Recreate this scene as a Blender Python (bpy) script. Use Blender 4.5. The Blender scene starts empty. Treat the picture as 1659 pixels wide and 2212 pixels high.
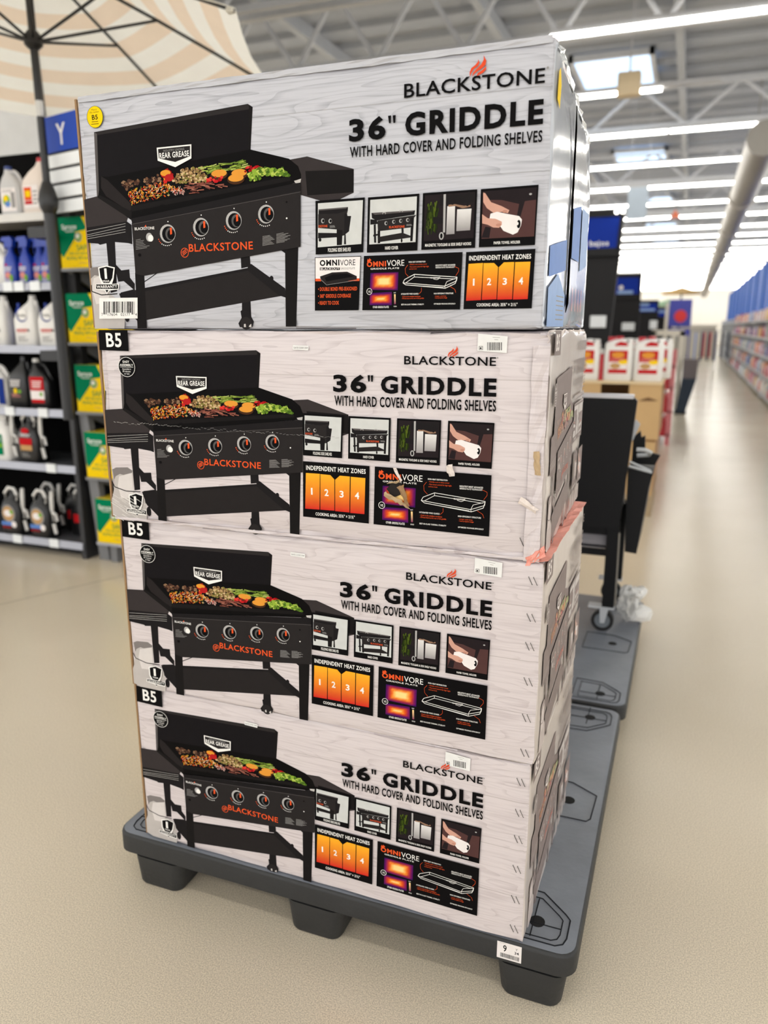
import bpy, bmesh, math, random
from mathutils import Vector, Matrix
random.seed(7)
scene = bpy.context.scene
COL = scene.collection
PI = math.pi

# ------------------------------------------------------------------ camera
cam_data = bpy.data.cameras.new('camera')
cam_data.sensor_fit = 'HORIZONTAL'
cam_data.sensor_width = 36.0
cam_data.lens = 36.195
cam_data.clip_end = 300
cam_data.dof.use_dof = True
cam_data.dof.focus_distance = 1.62
cam_data.dof.aperture_fstop = 3.2
camera = bpy.data.objects.new('camera', cam_data)
camera.location = (0, 0, 1.5)
camera.rotation_euler = (math.radians(90 - 13.5), 0, math.radians(21.16))
COL.objects.link(camera)
scene.camera = camera

# ------------------------------------------------------------------ world, exposure
world = bpy.data.worlds.new('store_air')
scene.world = world
world.use_nodes = True
bg = world.node_tree.nodes['Background']
bg.inputs[0].default_value = (0.985, 0.99, 1.0, 1)
bg.inputs[1].default_value = 0.98
scene.cycles.max_bounces = 6
scene.cycles.diffuse_bounces = 3
scene.cycles.glossy_bounces = 3
scene.cycles.transmission_bounces = 2
scene.cycles.caustics_reflective = False
scene.cycles.caustics_refractive = False
scene.view_settings.view_transform = 'Standard'
scene.view_settings.look = 'None'
scene.view_settings.exposure = 1.24
scene.view_settings.gamma = 1.0
scene.view_settings.use_curve_mapping = False
LAMP_STRENGTH = 7.4
SKYLIGHT_STRENGTH = 0.6

# ------------------------------------------------------------------ materials
def lin(c):
    return tuple((v / 255 / 12.92) if v / 255 <= 0.04045 else ((v / 255 + 0.055) / 1.055) ** 2.4 for v in c)
MATS = {}
def mat(name, rgb, rough=0.5, metal=0.0, var=0.08, scale=8.0, bump=0.0, bump_scale=60.0, spec=0.5, coat=0.0, alpha=1.0, trans=0.0):
    """plain procedural surface: base colour with a little noise variation, optional fine relief"""
    if name in MATS: return MATS[name]
    m = bpy.data.materials.new(name); m.use_nodes = True
    nt = m.node_tree; b = nt.nodes['Principled BSDF']
    c = lin(rgb)
    tc = nt.nodes.new('ShaderNodeTexCoord')
    nz = nt.nodes.new('ShaderNodeTexNoise'); nz.inputs['Scale'].default_value = scale; nz.inputs['Detail'].default_value = 4
    nt.links.new(tc.outputs['Object'], nz.inputs['Vector'])
    mx = nt.nodes.new('ShaderNodeMix'); mx.data_type = 'RGBA'
    mx.inputs['A'].default_value = (*[max(0, v * (1 - var)) for v in c], 1)
    mx.inputs['B'].default_value = (*[min(1, v * (1 + var)) for v in c], 1)
    nt.links.new(nz.outputs['Fac'], mx.inputs['Factor'])
    nt.links.new(mx.outputs['Result'], b.inputs['Base Color'])
    b.inputs['Roughness'].default_value = rough
    b.inputs['Metallic'].default_value = metal
    b.inputs['Specular IOR Level'].default_value = spec
    b.inputs['Coat Weight'].default_value = coat
    b.inputs['Coat Roughness'].default_value = 0.08
    b.inputs['Alpha'].default_value = alpha
    b.inputs['Transmission Weight'].default_value = trans
    if bump:
        n2 = nt.nodes.new('ShaderNodeTexNoise'); n2.inputs['Scale'].default_value = bump_scale; n2.inputs['Detail'].default_value = 3
        nt.links.new(tc.outputs['Object'], n2.inputs['Vector'])
        bp = nt.nodes.new('ShaderNodeBump'); bp.inputs['Strength'].default_value = bump; bp.inputs['Distance'].default_value = 0.004
        nt.links.new(n2.outputs['Fac'], bp.inputs['Height']); nt.links.new(bp.outputs['Normal'], b.inputs['Normal'])
    MATS[name] = m
    return m
def emit(name, rgb, strength):
    if name in MATS: return MATS[name]
    m = bpy.data.materials.new(name); m.use_nodes = True
    b = m.node_tree.nodes['Principled BSDF']
    b.inputs['Base Color'].default_value = (*lin(rgb), 1)
    b.inputs['Emission Color'].default_value = (*lin(rgb), 1)
    b.inputs['Emission Strength'].default_value = strength
    MATS[name] = m
    return m

def concrete():
    m = bpy.data.materials.new('polished_concrete'); m.use_nodes = True
    nt = m.node_tree; b = nt.nodes['Principled BSDF']; N = nt.nodes.new; LK = nt.links.new
    tc = N('ShaderNodeTexCoord')
    big = N('ShaderNodeTexNoise'); big.inputs['Scale'].default_value = 0.9; big.inputs['Detail'].default_value = 2; big.inputs['Roughness'].default_value = 0.6
    fine = N('ShaderNodeTexNoise'); fine.inputs['Scale'].default_value = 300; fine.inputs['Detail'].default_value = 3
    vor = N('ShaderNodeTexVoronoi'); vor.inputs['Scale'].default_value = 30
    for n in (big, fine, vor): LK(tc.outputs['Object'], n.inputs['Vector'])
    r1 = N('ShaderNodeValToRGB'); r1.color_ramp.elements[0].color = (*lin((226, 214, 192)), 1); r1.color_ramp.elements[1].color = (*lin((233, 222, 202)), 1)
    r1.color_ramp.elements[0].position = 0.3; r1.color_ramp.elements[1].position = 0.7
    LK(big.outputs['Fac'], r1.inputs['Fac'])
    r2 = N('ShaderNodeValToRGB'); r2.color_ramp.elements[0].position = 0.36; r2.color_ramp.elements[1].position = 0.62
    r2.color_ramp.elements[0].color = (0.60, 0.58, 0.55, 1); r2.color_ramp.elements[1].color = (1.06, 1.05, 1.03, 1)
    LK(fine.outputs['Fac'], r2.inputs['Fac'])
    mul = N('ShaderNodeMix'); mul.data_type = 'RGBA'; mul.blend_type = 'MULTIPLY'; mul.inputs['Factor'].default_value = 0.7
    LK(r1.outputs['Color'], mul.inputs['A']); LK(r2.outputs['Color'], mul.inputs['B'])
    r3 = N('ShaderNodeValToRGB'); r3.color_ramp.elements[0].position = 0.012; r3.color_ramp.elements[1].position = 0.03
    r3.color_ramp.elements[0].color = (0.3, 0.27, 0.24, 1); r3.color_ramp.elements[1].color = (1, 1, 1, 1)
    LK(vor.outputs['Distance'], r3.inputs['Fac'])
    mul2 = N('ShaderNodeMix'); mul2.data_type = 'RGBA'; mul2.blend_type = 'MULTIPLY'; mul2.inputs['Factor'].default_value = 0.4
    LK(mul.outputs['Result'], mul2.inputs['A']); LK(r3.outputs['Color'], mul2.inputs['B'])
    LK(mul2.outputs['Result'], b.inputs['Base Color'])
    rr = N('ShaderNodeMapRange'); rr.inputs['To Min'].default_value = 0.19; rr.inputs['To Max'].default_value = 0.24
    LK(big.outputs['Fac'], rr.inputs['Value']); LK(rr.outputs['Result'], b.inputs['Roughness'])
    return m

def printed_wood(name, light, dark, rough=0.38, plank=0.118):
    """pale wood-plank pattern printed on cartons (grain along X, seams every plank in Z)"""
    m = bpy.data.materials.new(name); m.use_nodes = True
    nt = m.node_tree; b = nt.nodes['Principled BSDF']; N = nt.nodes.new; LK = nt.links.new
    tc = N('ShaderNodeTexCoord')
    sep = N('ShaderNodeSeparateXYZ'); LK(tc.outputs['Object'], sep.inputs[0])
    row = N('ShaderNodeMath'); row.operation = 'DIVIDE'; row.inputs[1].default_value = plank; LK(sep.outputs['Z'], row.inputs[0])
    fl = N('ShaderNodeMath'); fl.operation = 'FLOOR'; LK(row.outputs[0], fl.inputs[0])
    fr = N('ShaderNodeMath'); fr.operation = 'FRACT'; LK(row.outputs[0], fr.inputs[0])
    off = N('ShaderNodeMath'); off.operation = 'MULTIPLY'; off.inputs[1].default_value = 3.71; LK(fl.outputs[0], off.inputs[0])
    comb = N('ShaderNodeCombineXYZ'); LK(sep.outputs['X'], comb.inputs['X']); LK(off.outputs[0], comb.inputs['Y']); LK(sep.outputs['Z'], comb.inputs['Z'])
    mp = N('ShaderNodeMapping'); mp.inputs['Scale'].default_value = (2.0, 1.0, 15.0); LK(comb.outputs[0], mp.inputs['Vector'])
    warp = N('ShaderNodeTexNoise'); warp.inputs['Scale'].default_value = 0.8; warp.inputs['Detail'].default_value = 2; LK(mp.outputs[0], warp.inputs['Vector'])
    grain = N('ShaderNodeMath'); grain.operation = 'MULTIPLY'; grain.inputs[1].default_value = 19.0; LK(warp.outputs['Fac'], grain.inputs[0])
    sn = N('ShaderNodeMath'); sn.operation = 'FRACT'; LK(grain.outputs[0], sn.inputs[0])
    rings = N('ShaderNodeValToRGB'); rings.color_ramp.elements[0].position = 0.0; rings.color_ramp.elements[1].position = 0.30
    rings.color_ramp.elements[0].color = (0, 0, 0, 1); rings.color_ramp.elements[1].color = (1, 1, 1, 1)
    LK(sn.outputs[0], rings.inputs['Fac'])
    mp2 = N('ShaderNodeMapping'); mp2.inputs['Scale'].default_value = (9, 1, 260); LK(comb.outputs[0], mp2.inputs['Vector'])
    fib = N('ShaderNodeTexNoise'); fib.inputs['Scale'].default_value = 1.0; fib.inputs['Detail'].default_value = 4; LK(mp2.outputs[0], fib.inputs['Vector'])
    a1 = N('ShaderNodeMath'); a1.operation = 'MULTIPLY'; a1.inputs[1].default_value = 0.24; LK(rings.outputs['Color'], a1.inputs[0])
    a2 = N('ShaderNodeMath'); a2.operation = 'MULTIPLY_ADD'; a2.inputs[1].default_value = 0.9; LK(fib.outputs['Fac'], a2.inputs[0]); LK(a1.outputs[0], a2.inputs[2])
    mx = N('ShaderNodeValToRGB'); mx.color_ramp.elements[0].position = 0.28; mx.color_ramp.elements[1].position = 0.72
    mx.color_ramp.elements[0].color = (*lin(dark), 1); mx.color_ramp.elements[1].color = (*lin(light), 1)
    LK(a2.outputs[0], mx.inputs['Fac'])
    seam = N('ShaderNodeValToRGB'); seam.color_ramp.elements[0].position = 0.0; seam.color_ramp.elements[1].position = 0.02
    seam.color_ramp.elements[0].color = (0.62, 0.6, 0.58, 1); seam.color_ramp.elements[1].color = (1, 1, 1, 1); LK(fr.outputs[0], seam.inputs['Fac'])
    mul = N('ShaderNodeMix'); mul.data_type = 'RGBA'; mul.blend_type = 'MULTIPLY'; mul.inputs['Factor'].default_value = 1.0
    LK(mx.outputs['Color'], mul.inputs['A']); LK(seam.outputs['Color'], mul.inputs['B'])
    LK(mul.outputs['Result'], b.inputs['Base Color'])
    b.inputs['Roughness'].default_value = rough
    wob = N('ShaderNodeTexNoise'); wob.inputs['Scale'].default_value = 7; wob.inputs['Detail'].default_value = 3; LK(tc.outputs['Object'], wob.inputs['Vector'])
    bp = N('ShaderNodeBump'); bp.inputs['Strength'].default_value = 0.35; bp.inputs['Distance'].default_value = 0.006
    LK(wob.outputs['Fac'], bp.inputs['Height']); LK(bp.outputs['Normal'], b.inputs['Normal'])
    return m

def ink_material():
    m = bpy.data.materials.new('printing_ink'); m.use_nodes = True
    nt = m.node_tree; b = nt.nodes['Principled BSDF']
    at = nt.nodes.new('ShaderNodeAttribute'); at.attribute_name = 'ink'
    tc = nt.nodes.new('ShaderNodeTexCoord'); nz = nt.nodes.new('ShaderNodeTexNoise'); nz.inputs['Scale'].default_value = 45
    nt.links.new(tc.outputs['Object'], nz.inputs['Vector'])
    mr = nt.nodes.new('ShaderNodeMapRange'); mr.inputs['To Min'].default_value = 0.92; mr.inputs['To Max'].default_value = 1.08
    nt.links.new(nz.outputs['Fac'], mr.inputs['Value'])
    mx = nt.nodes.new('ShaderNodeMix'); mx.data_type = 'RGBA'; mx.blend_type = 'MULTIPLY'; mx.inputs['Factor'].default_value = 1
    nt.links.new(at.outputs['Color'], mx.inputs['A']); nt.links.new(mr.outputs['Result'], mx.inputs['B'])
    nt.links.new(mx.outputs['Result'], b.inputs['Base Color'])
    b.inputs['Roughness'].default_value = 0.42
    b.inputs['Specular IOR Level'].default_value = 0.03
    return m
INK = ink_material()

# ------------------------------------------------------------------ mesh helpers
class MB:
    """collects shapes, builds ONE mesh object"""
    def __init__(s): s.v = []; s.f = []; s.m = []; s.cur = 0
    def mi(s, i): s.cur = i; return s
    def add(s, vs, fs):
        o = len(s.v); s.v += [tuple(p) for p in vs]; s.f += [tuple(i + o for i in f) for f in fs]; s.m += [s.cur] * len(fs); return s
    def box(s, x0, y0, z0, x1, y1, z1):
        return s.add([(x0,y0,z0),(x1,y0,z0),(x1,y1,z0),(x0,y1,z0),(x0,y0,z1),(x1,y0,z1),(x1,y1,z1),(x0,y1,z1)],
                     [(0,3,2,1),(4,5,6,7),(0,1,5,4),(1,2,6,5),(2,3,7,6),(3,0,4,7)])
    def bbox(s, x0, y0, z0, x1, y1, z1, r=0.01, seg=2):
        bm = bmesh.new(); bmesh.ops.create_cube(bm, size=1)
        for v in bm.verts: v.co = Vector(((x0+x1)/2 + v.co.x*(x1-x0), (y0+y1)/2 + v.co.y*(y1-y0), (z0+z1)/2 + v.co.z*(z1-z0)))
        bmesh.ops.bevel(bm, geom=bm.edges[:], offset=r, segments=seg, affect='EDGES', profile=0.5)
        return s.from_bm(bm)
    def from_bm(s, bm):
        bm.verts.ensure_lookup_table(); bm.verts.index_update()
        s.add([v.co[:] for v in bm.verts], [[v.index for v in f.verts] for f in bm.faces]); bm.free(); return s
    def prism(s, pts, d, axis='y', at=0.0):
        """polygon pts (2D) extruded by d along axis starting at `at`"""
        n = len(pts)
        def P(p, t):
            if axis == 'y': return (p[0], t, p[1])
            if axis == 'x': return (t, p[0], p[1])
            return (p[0], p[1], t)
        vs = [P(p, at) for p in pts] + [P(p, at + d) for p in pts]
        fs = [tuple(range(n)), tuple(range(2*n-1, n-1, -1))] + [(i, (i+1) % n, n + (i+1) % n, n + i) for i in range(n)]
        return s.add(vs, fs)
    def tube(s, path, r, n=8, closed=False):
        P = [Vector(p) for p in path]; k = len(P); rings = []
        up = Vector((0, 0, 1))
        for i in range(k):
            if closed: t = (P[(i+1) % k] - P[i-1])
            else: t = P[min(i+1, k-1)] - P[max(i-1, 0)]
            t.normalize()
            a = t.cross(up)
            if a.length < 1e-3: a = t.cross(Vector((1, 0, 0)))
            a.normalize(); b = t.cross(a)
            rr = r[i] if isinstance(r, (list, tuple)) else r
            rings.append([P[i] + (a * math.cos(2*PI*j/n) + b * math.sin(2*PI*j/n)) * rr for j in range(n)])
        vs = [p for g in rings for p in g]; fs = []
        for i in range(k if closed else k - 1):
            i2 = (i + 1) % k
            for j in range(n): fs.append((i*n+j, i*n+(j+1) % n, i2*n+(j+1) % n, i2*n+j))
        if not closed: fs += [tuple(range(n-1, -1, -1)), tuple(range((k-1)*n, k*n))]
        return s.add(vs, fs)
    def cyl(s, p0, p1, r, n=16, r2=None): return s.tube([p0, p1], [r, r if r2 is None else r2], n)
    def loft(s, secs, n=20, caps=True, a0=0.0, a1=2*PI, grow=0.0, thick=False):
        """sections (z, cx, cy, rx, ry, power): superellipse rings"""
        full = abs(a1 - a0 - 2*PI) < 1e-6; vs = []; fs = []; m = n if full else n + 1
        for (z, cx, cy, rx, ry, pw) in secs:
            for j in range(m):
                t = a0 + (a1 - a0) * j / n; c, q = math.cos(t), math.sin(t)
                vs.append((cx + (rx+grow) * math.copysign(abs(c) ** (2/pw), c), cy + (ry+grow) * math.copysign(abs(q) ** (2/pw), q), z))
        for i in range(len(secs) - 1):
            for j in range(n):
                j2 = (j + 1) % m
                fs.append((i*m+j, i*m+j2, (i+1)*m+j2, (i+1)*m+j))
        if caps and full: fs += [tuple(range(m-1, -1, -1)), tuple(range((len(secs)-1)*m, len(secs)*m))]
        return s.add(vs, fs)
    def build(s, name, mats, parent=None, smooth=False, loc=None):
        me = bpy.data.meshes.new(name); me.from_pydata(s.v, [], s.f)
        for m in (mats if isinstance(mats, (list, tuple)) else [mats]): me.materials.append(m)
        me.polygons.foreach_set('material_index', s.m)
        if smooth:
            me.polygons.foreach_set('use_smooth', [True] * len(s.f))
            try: me.set_sharp_from_angle(angle=math.radians(40))
            except Exception: pass
        me.update()
        o = bpy.data.objects.new(name, me); COL.objects.link(o)
        if parent: o.parent = parent
        if loc: o.location = loc
        return o
def fix_normals(o):
    bm = bmesh.new(); bm.from_mesh(o.data); bmesh.ops.recalc_face_normals(bm, faces=bm.faces[:]); bm.to_mesh(o.data); bm.free(); return o
def tag(o, label, cat=None, group=None, kind=None):
    if label: o['label'] = label
    if cat: o['category'] = cat
    if group: o['group'] = group
    if kind: o['kind'] = kind
    return o
def thing(name, label, cat, loc=(0, 0, 0), rz=0.0, group=None):
    o = bpy.data.objects.new(name, None); COL.objects.link(o); o.empty_display_size = 0.05
    o.location = loc; o.rotation_euler = (0, 0, rz)
    return tag(o, label, cat, group)
def copy_tree(o, parent=None):
    c = o.copy(); COL.objects.link(c); c.parent = parent
    for ch in o.children: copy_tree(ch, c)
    return c
def dup(o, loc, rz=0.0, label=None, group=None, scale=None):
    c = copy_tree(o); c.location = loc; c.rotation_euler = (0, 0, rz)
    if label: c['label'] = label
    if group: c['group'] = group
    if scale: c.scale = scale
    return c
ORD = ['first','second','third','fourth','fifth','sixth','seventh','eighth','ninth','tenth','eleventh','twelfth','thirteenth','fourteenth','fifteenth','sixteenth','seventeenth','eighteenth','nineteenth','twentieth','twenty-first','twenty-second','twenty-third','twenty-fourth','twenty-fifth','twenty-sixth','twenty-seventh','twenty-eighth','twenty-ninth','thirtieth','thirty-first','thirty-second','thirty-third','thirty-fourth']

# ------------------------------------------------------------------ flat print
INKS = {k: lin(v) for k, v in dict(ink=(16,15,16), body2=(32,30,31), panel=(42,39,39), leg=(28,26,26), shelf=(40,37,37), shelf2=(56,51,51), lid=(26,24,26), lidtop=(46,43,43), lidedge=(88,84,83),
    plate=(16,15,15), plate2=(40,36,36), white=(240,238,234), white2=(236,230,228), pale=(196,192,188), grey=(150,148,146), chrome=(176,174,172), knob2=(88,86,85), orange=(226,88,44), flame=(222,80,48), red=(176,34,36), yel=(222,150,52),
    bun=(70,44,28), cheese=(222,150,58), tank1=(188,182,178), tank2=(128,122,120), tank3=(214,208,205), label=(232,232,230), photo=(204,206,204), photodark=(38,32,34), copper=(150,118,96), silver=(226,224,222), silver2=(150,146,146),
    maroon=(82,56,54), skin=(206,158,140), skin2=(188,136,118), heat0=(250,176,44), heat1=(206,44,40), heatw=(255,220,150), heatp=(120,30,90), sticker=(240,206,20), brown=(120,90,20), blue=(96,134,200), blue2=(150,178,222), film=(206,214,226), pink=(214,140,132), green=(0,122,82), yellow=(244,206,20), navy=(28,52,130), lime=(120,170,60), teal=(40,120,140), tan=(190,150,100), redlab=(190,28,34)).items()}
PALS = dict(steak=[(74,50,40),(110,78,58),(52,34,28),(140,110,84)], salad=[(226,112,36),(240,160,50),(196,44,34),(236,214,190),(110,140,50),(240,190,70),(216,80,36)], onion=[(230,208,196),(180,110,110),(200,150,140)], pepper=[(200,40,36),(230,160,50),(150,26,26)],
    mush=[(150,116,78),(188,156,108),(110,80,50),(206,180,136),(128,120,60)], aspar=[(128,150,56),(160,178,80),(96,120,44),(180,190,110)], tom=[(186,30,34),(214,60,52),(150,20,26)], broc=[(96,130,40),(140,170,60),(70,100,34),(180,196,90)], saus=[(128,74,62),(156,96,80),(100,56,48),(176,120,100)], leaf=[(60,76,22),(84,100,30),(40,52,18),(30,34,20)])
TEXT_CACHE = {}
def text_mesh(s, kind):
    key = (s, kind)
    if key in TEXT_CACHE: return TEXT_CACHE[key]
    def raw(st):
        cu = bpy.data.curves.new('t', 'FONT'); cu.body = st; cu.size = 1.0; cu.resolution_u = 3
        cu.offset = {'n': 0.0, 'b': 0.018, 'c': 0.022, 'w': 0.04, 'm': 0.014, 's': 0.014}[kind]
        cu.space_character = {'w': 1.16, 'b': 1.05, 'm': 1.05, 'c': 1.1, 's': 1.08}.get(kind, 1.0)
        ob = bpy.data.objects.new('t', cu); COL.objects.link(ob)
        me = bpy.data.meshes.new_from_object(ob.evaluated_get(bpy.context.evaluated_depsgraph_get()))
        vs = [v.co[:] for v in me.vertices]; fs = [tuple(p.vertices) for p in me.polygons]
        bpy.data.objects.remove(ob); bpy.data.curves.remove(cu); bpy.data.meshes.remove(me)
        return vs, fs
    if kind not in TEXT_CACHE:
        hv, _ = raw('H'); TEXT_CACHE[kind] = (min(v[1] for v in hv), max(v[1] for v in hv))
    vs, fs = raw(s)
    x0 = min(v[0] for v in vs); x1 = max(v[0] for v in vs); b0, b1 = TEXT_CACHE[kind]
    out = ([((v[0]-x0)/(x1-x0), (v[1]-b0)/(b1-b0)) for v in vs], fs)
    TEXT_CACHE[key] = out
    return out
class Print:
    """flat print: layered coloured polygons in face coordinates (mm), built as one thin mesh"""
    def __init__(s, fade=None, sheen_to=(200,192,186), base=0): s.v = []; s.f = []; s.c = []; s.n = base; s.fade = fade; s.ft = lin(sheen_to)
    def col(s, c):
        c = INKS[c] if isinstance(c, str) else c
        if s.fade: c = tuple(a + (b - a) * s.fade for a, b in zip(c, s.ft))
        return (*c, 1.0)
    def face(s, pts, c, cols=None):
        o = len(s.v); s.n += 1; d = 0.25 + s.n * 0.005
        s.v += [(p[0], -d, p[1]) for p in pts]; s.f.append(tuple(range(o, o + len(pts))))
        s.c += [s.col(q) for q in cols] if cols else [s.col(c)] * len(pts)
    def ellipse(s, c, x, y, rx, ry, n=20): s.face([(x + rx*math.cos(2*PI*k/n), y + ry*math.sin(2*PI*k/n)) for k in range(n)], c)
    def text(s, c, st, x0, y0, x1, h, kind='n'):
        vs, fs = text_mesh(st, kind); o = len(s.v); s.n += 1; d = 0.25 + s.n * 0.005
        s.v += [(x0 + (x1-x0)*a, -d, y0 + h*b) for a, b in vs]
        cc = s.col(c)
        for f in fs: s.f.append(tuple(i + o for i in f)); s.c += [cc] * len(f)
    def line(s, c, w, pts):
        for a, b in zip(pts, pts[1:]):
            dx, dy = b[0]-a[0], b[1]-a[1]; l = math.hypot(dx, dy) or 1; nx, ny = -dy/l*w/2, dx/l*w/2
            s.face([(a[0]+nx, a[1]+ny), (b[0]+nx, b[1]+ny), (b[0]-nx, b[1]-ny), (a[0]-nx, a[1]-ny)], c)
    def ops(s, ops):
        rnd = random.Random(5)
        for op in ops:
            k = op[0]
            if k == 'p': s.face(op[2], op[1])
            elif k == 'g':
                ys = [p[1] for p in op[3]]; lo, hi = min(ys), max(ys); a, b = INKS[op[1]], INKS[op[2]]
                s.face(op[3], None, [tuple(b[i] + (a[i]-b[i]) * (y-lo)/(hi-lo) for i in range(3)) for y in ys])
            elif k == 'h':
                q = op[2]; nx, ny = 14, 8
                def P(u, v): return tuple((q[3][i]*(1-u)+q[2][i]*u)*(1-v) + (q[0][i]*(1-u)+q[1][i]*u)*v for i in (0, 1))
                ramp = [(60,20,90),(130,30,90),(214,70,30),(244,150,50),(252,216,140)]
                def C(u, v):
                    e = min(u, 1-u)*2*1.6 if op[1] == 1 else 1.25 - abs(u-.5)*2.2
                    g = min(v, 1-v)*2*1.5 if op[1] == 1 else 1.1 - abs(v-.5)*2.6
                    t = max(0, min(1, min(e, g) * (0.95 + 0.07*math.sin(u*23)*math.sin(v*13+1)))) * 3.999
                    i = int(t); f = t - i
                    return lin(tuple(ramp[i][k]*(1-f) + ramp[i+1][k]*f for k in range(3)))
                for i in range(nx):
                    for j in range(ny):
                        cs = [(i/nx, j/ny), ((i+1)/nx, j/ny), ((i+1)/nx, (j+1)/ny), (i/nx, (j+1)/ny)]
                        s.n -= 1
                        s.face([P(*t) for t in cs], None, [C(*t) for t in cs])
                s.n += 1
            elif k == 'e': s.ellipse(*op[1:])
            elif k == 'l': s.line(*op[1:])
            elif k == 't': s.text(*op[1:])
            elif k == 'x':
                _, c, x0, y0, x1, y1 = op; n = 4
                for i in range(n):
                    y = y0 + (y1-y0)*(i+.3)/n; s.line(c, abs(y1-y0)/n*.45, [(x0, y), (x0 + (x1-x0)*(.6+.4*rnd.random()), y)])
            elif k == 'f':
                _, pal, n, size, shape, q = op; cols = [lin(c) for c in PALS[pal]]; size *= 0.62; n = int(n*1.5)
                for i in range(n):
                    u, v = rnd.random(), rnd.random()
                    x, y = ((q[0][i2]*(1-u)+q[1][i2]*u)*v + (q[3][i2]*(1-u)+q[2][i2]*u)*(1-v) for i2 in (0, 1))
                    c = rnd.choice(cols); s.n -= .6
                    if shape in 'bc':
                        m = 6; r = size*(.6+.5*rnd.random()) * (.8 if shape == 'b' else .85)
                        s.face([(x + r*math.cos(2*PI*j/m)*(.7+.6*rnd.random() if shape == 'b' else 1), y + .75*r*math.sin(2*PI*j/m)*(.7+.6*rnd.random() if shape == 'b' else 1)) for j in range(m)], c)
                    else:
                        a = {'s': rnd.uniform(0, PI), 'l': rnd.uniform(-.35, .1) if pal == 'saus' else rnd.uniform(-.1, .25), 'v': PI/2 + rnd.uniform(-.3, .15)}[shape]
                        l = size*(.5+.5*rnd.random()); w = 1.1 if shape == 's' else 2.0
                        s.line(c, w, [(x-l*math.cos(a)/2, y-l*math.sin(a)/2), (x+l*math.cos(a)/2, y+l*math.sin(a)/2)])
        return s
    def build(s, name, parent=None, M=None):
        me = bpy.data.meshes.new(name)
        vs = [Vector((x*.001, y*.001, z*.001)) for x, y, z in s.v]
        if M is not None: vs = [M @ v for v in vs]
        me.from_pydata([v[:] for v in vs], [], s.f)
        at = me.color_attributes.new('ink', 'FLOAT_COLOR', 'CORNER')
        # colours were gathered per corner in face order
        at.data.foreach_set('color', [x for c in s.c for x in c])
        me.materials.append(INK); me.update()
        o = bpy.data.objects.new(name, me); COL.objects.link(o)
        if parent: o.parent = parent
        return o
def move_ops(ops, M, keep=None):
    """affine copy of print operations: M = [[a,b,c],[d,e,f]]"""
    f = lambda p: (M[0][0]*p[0]+M[0][1]*p[1]+M[0][2], M[1][0]*p[0]+M[1][1]*p[1]+M[1][2]); sx, sy = M[0][0], M[1][1]; out = []
    for o in ops:
        k = o[0]
        if k == 'p': out.append((k, o[1], [f(p) for p in o[2]]))
        elif k in 'gl': out.append((k, o[1], o[2], [f(p) for p in o[3]]))
        elif k == 'h': out.append((k, o[1], [f(p) for p in o[2]]))
        elif k == 'f': out.append((k, *o[1:5], [f(p) for p in o[5]]))
        elif k == 'e': a = f(o[2:4]); out.append((k, o[1], *a, o[4]*sx, o[5]*sy))
        elif k == 'x': out.append((k, o[1], *f(o[2:4]), *f(o[4:6])))
        elif k == 't': a = f((o[3], o[4])); b = f((o[5], o[4])); out.append((k, o[1], o[2], a[0], a[1], b[0], o[6]*sy, o[7]))
    return out

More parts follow.
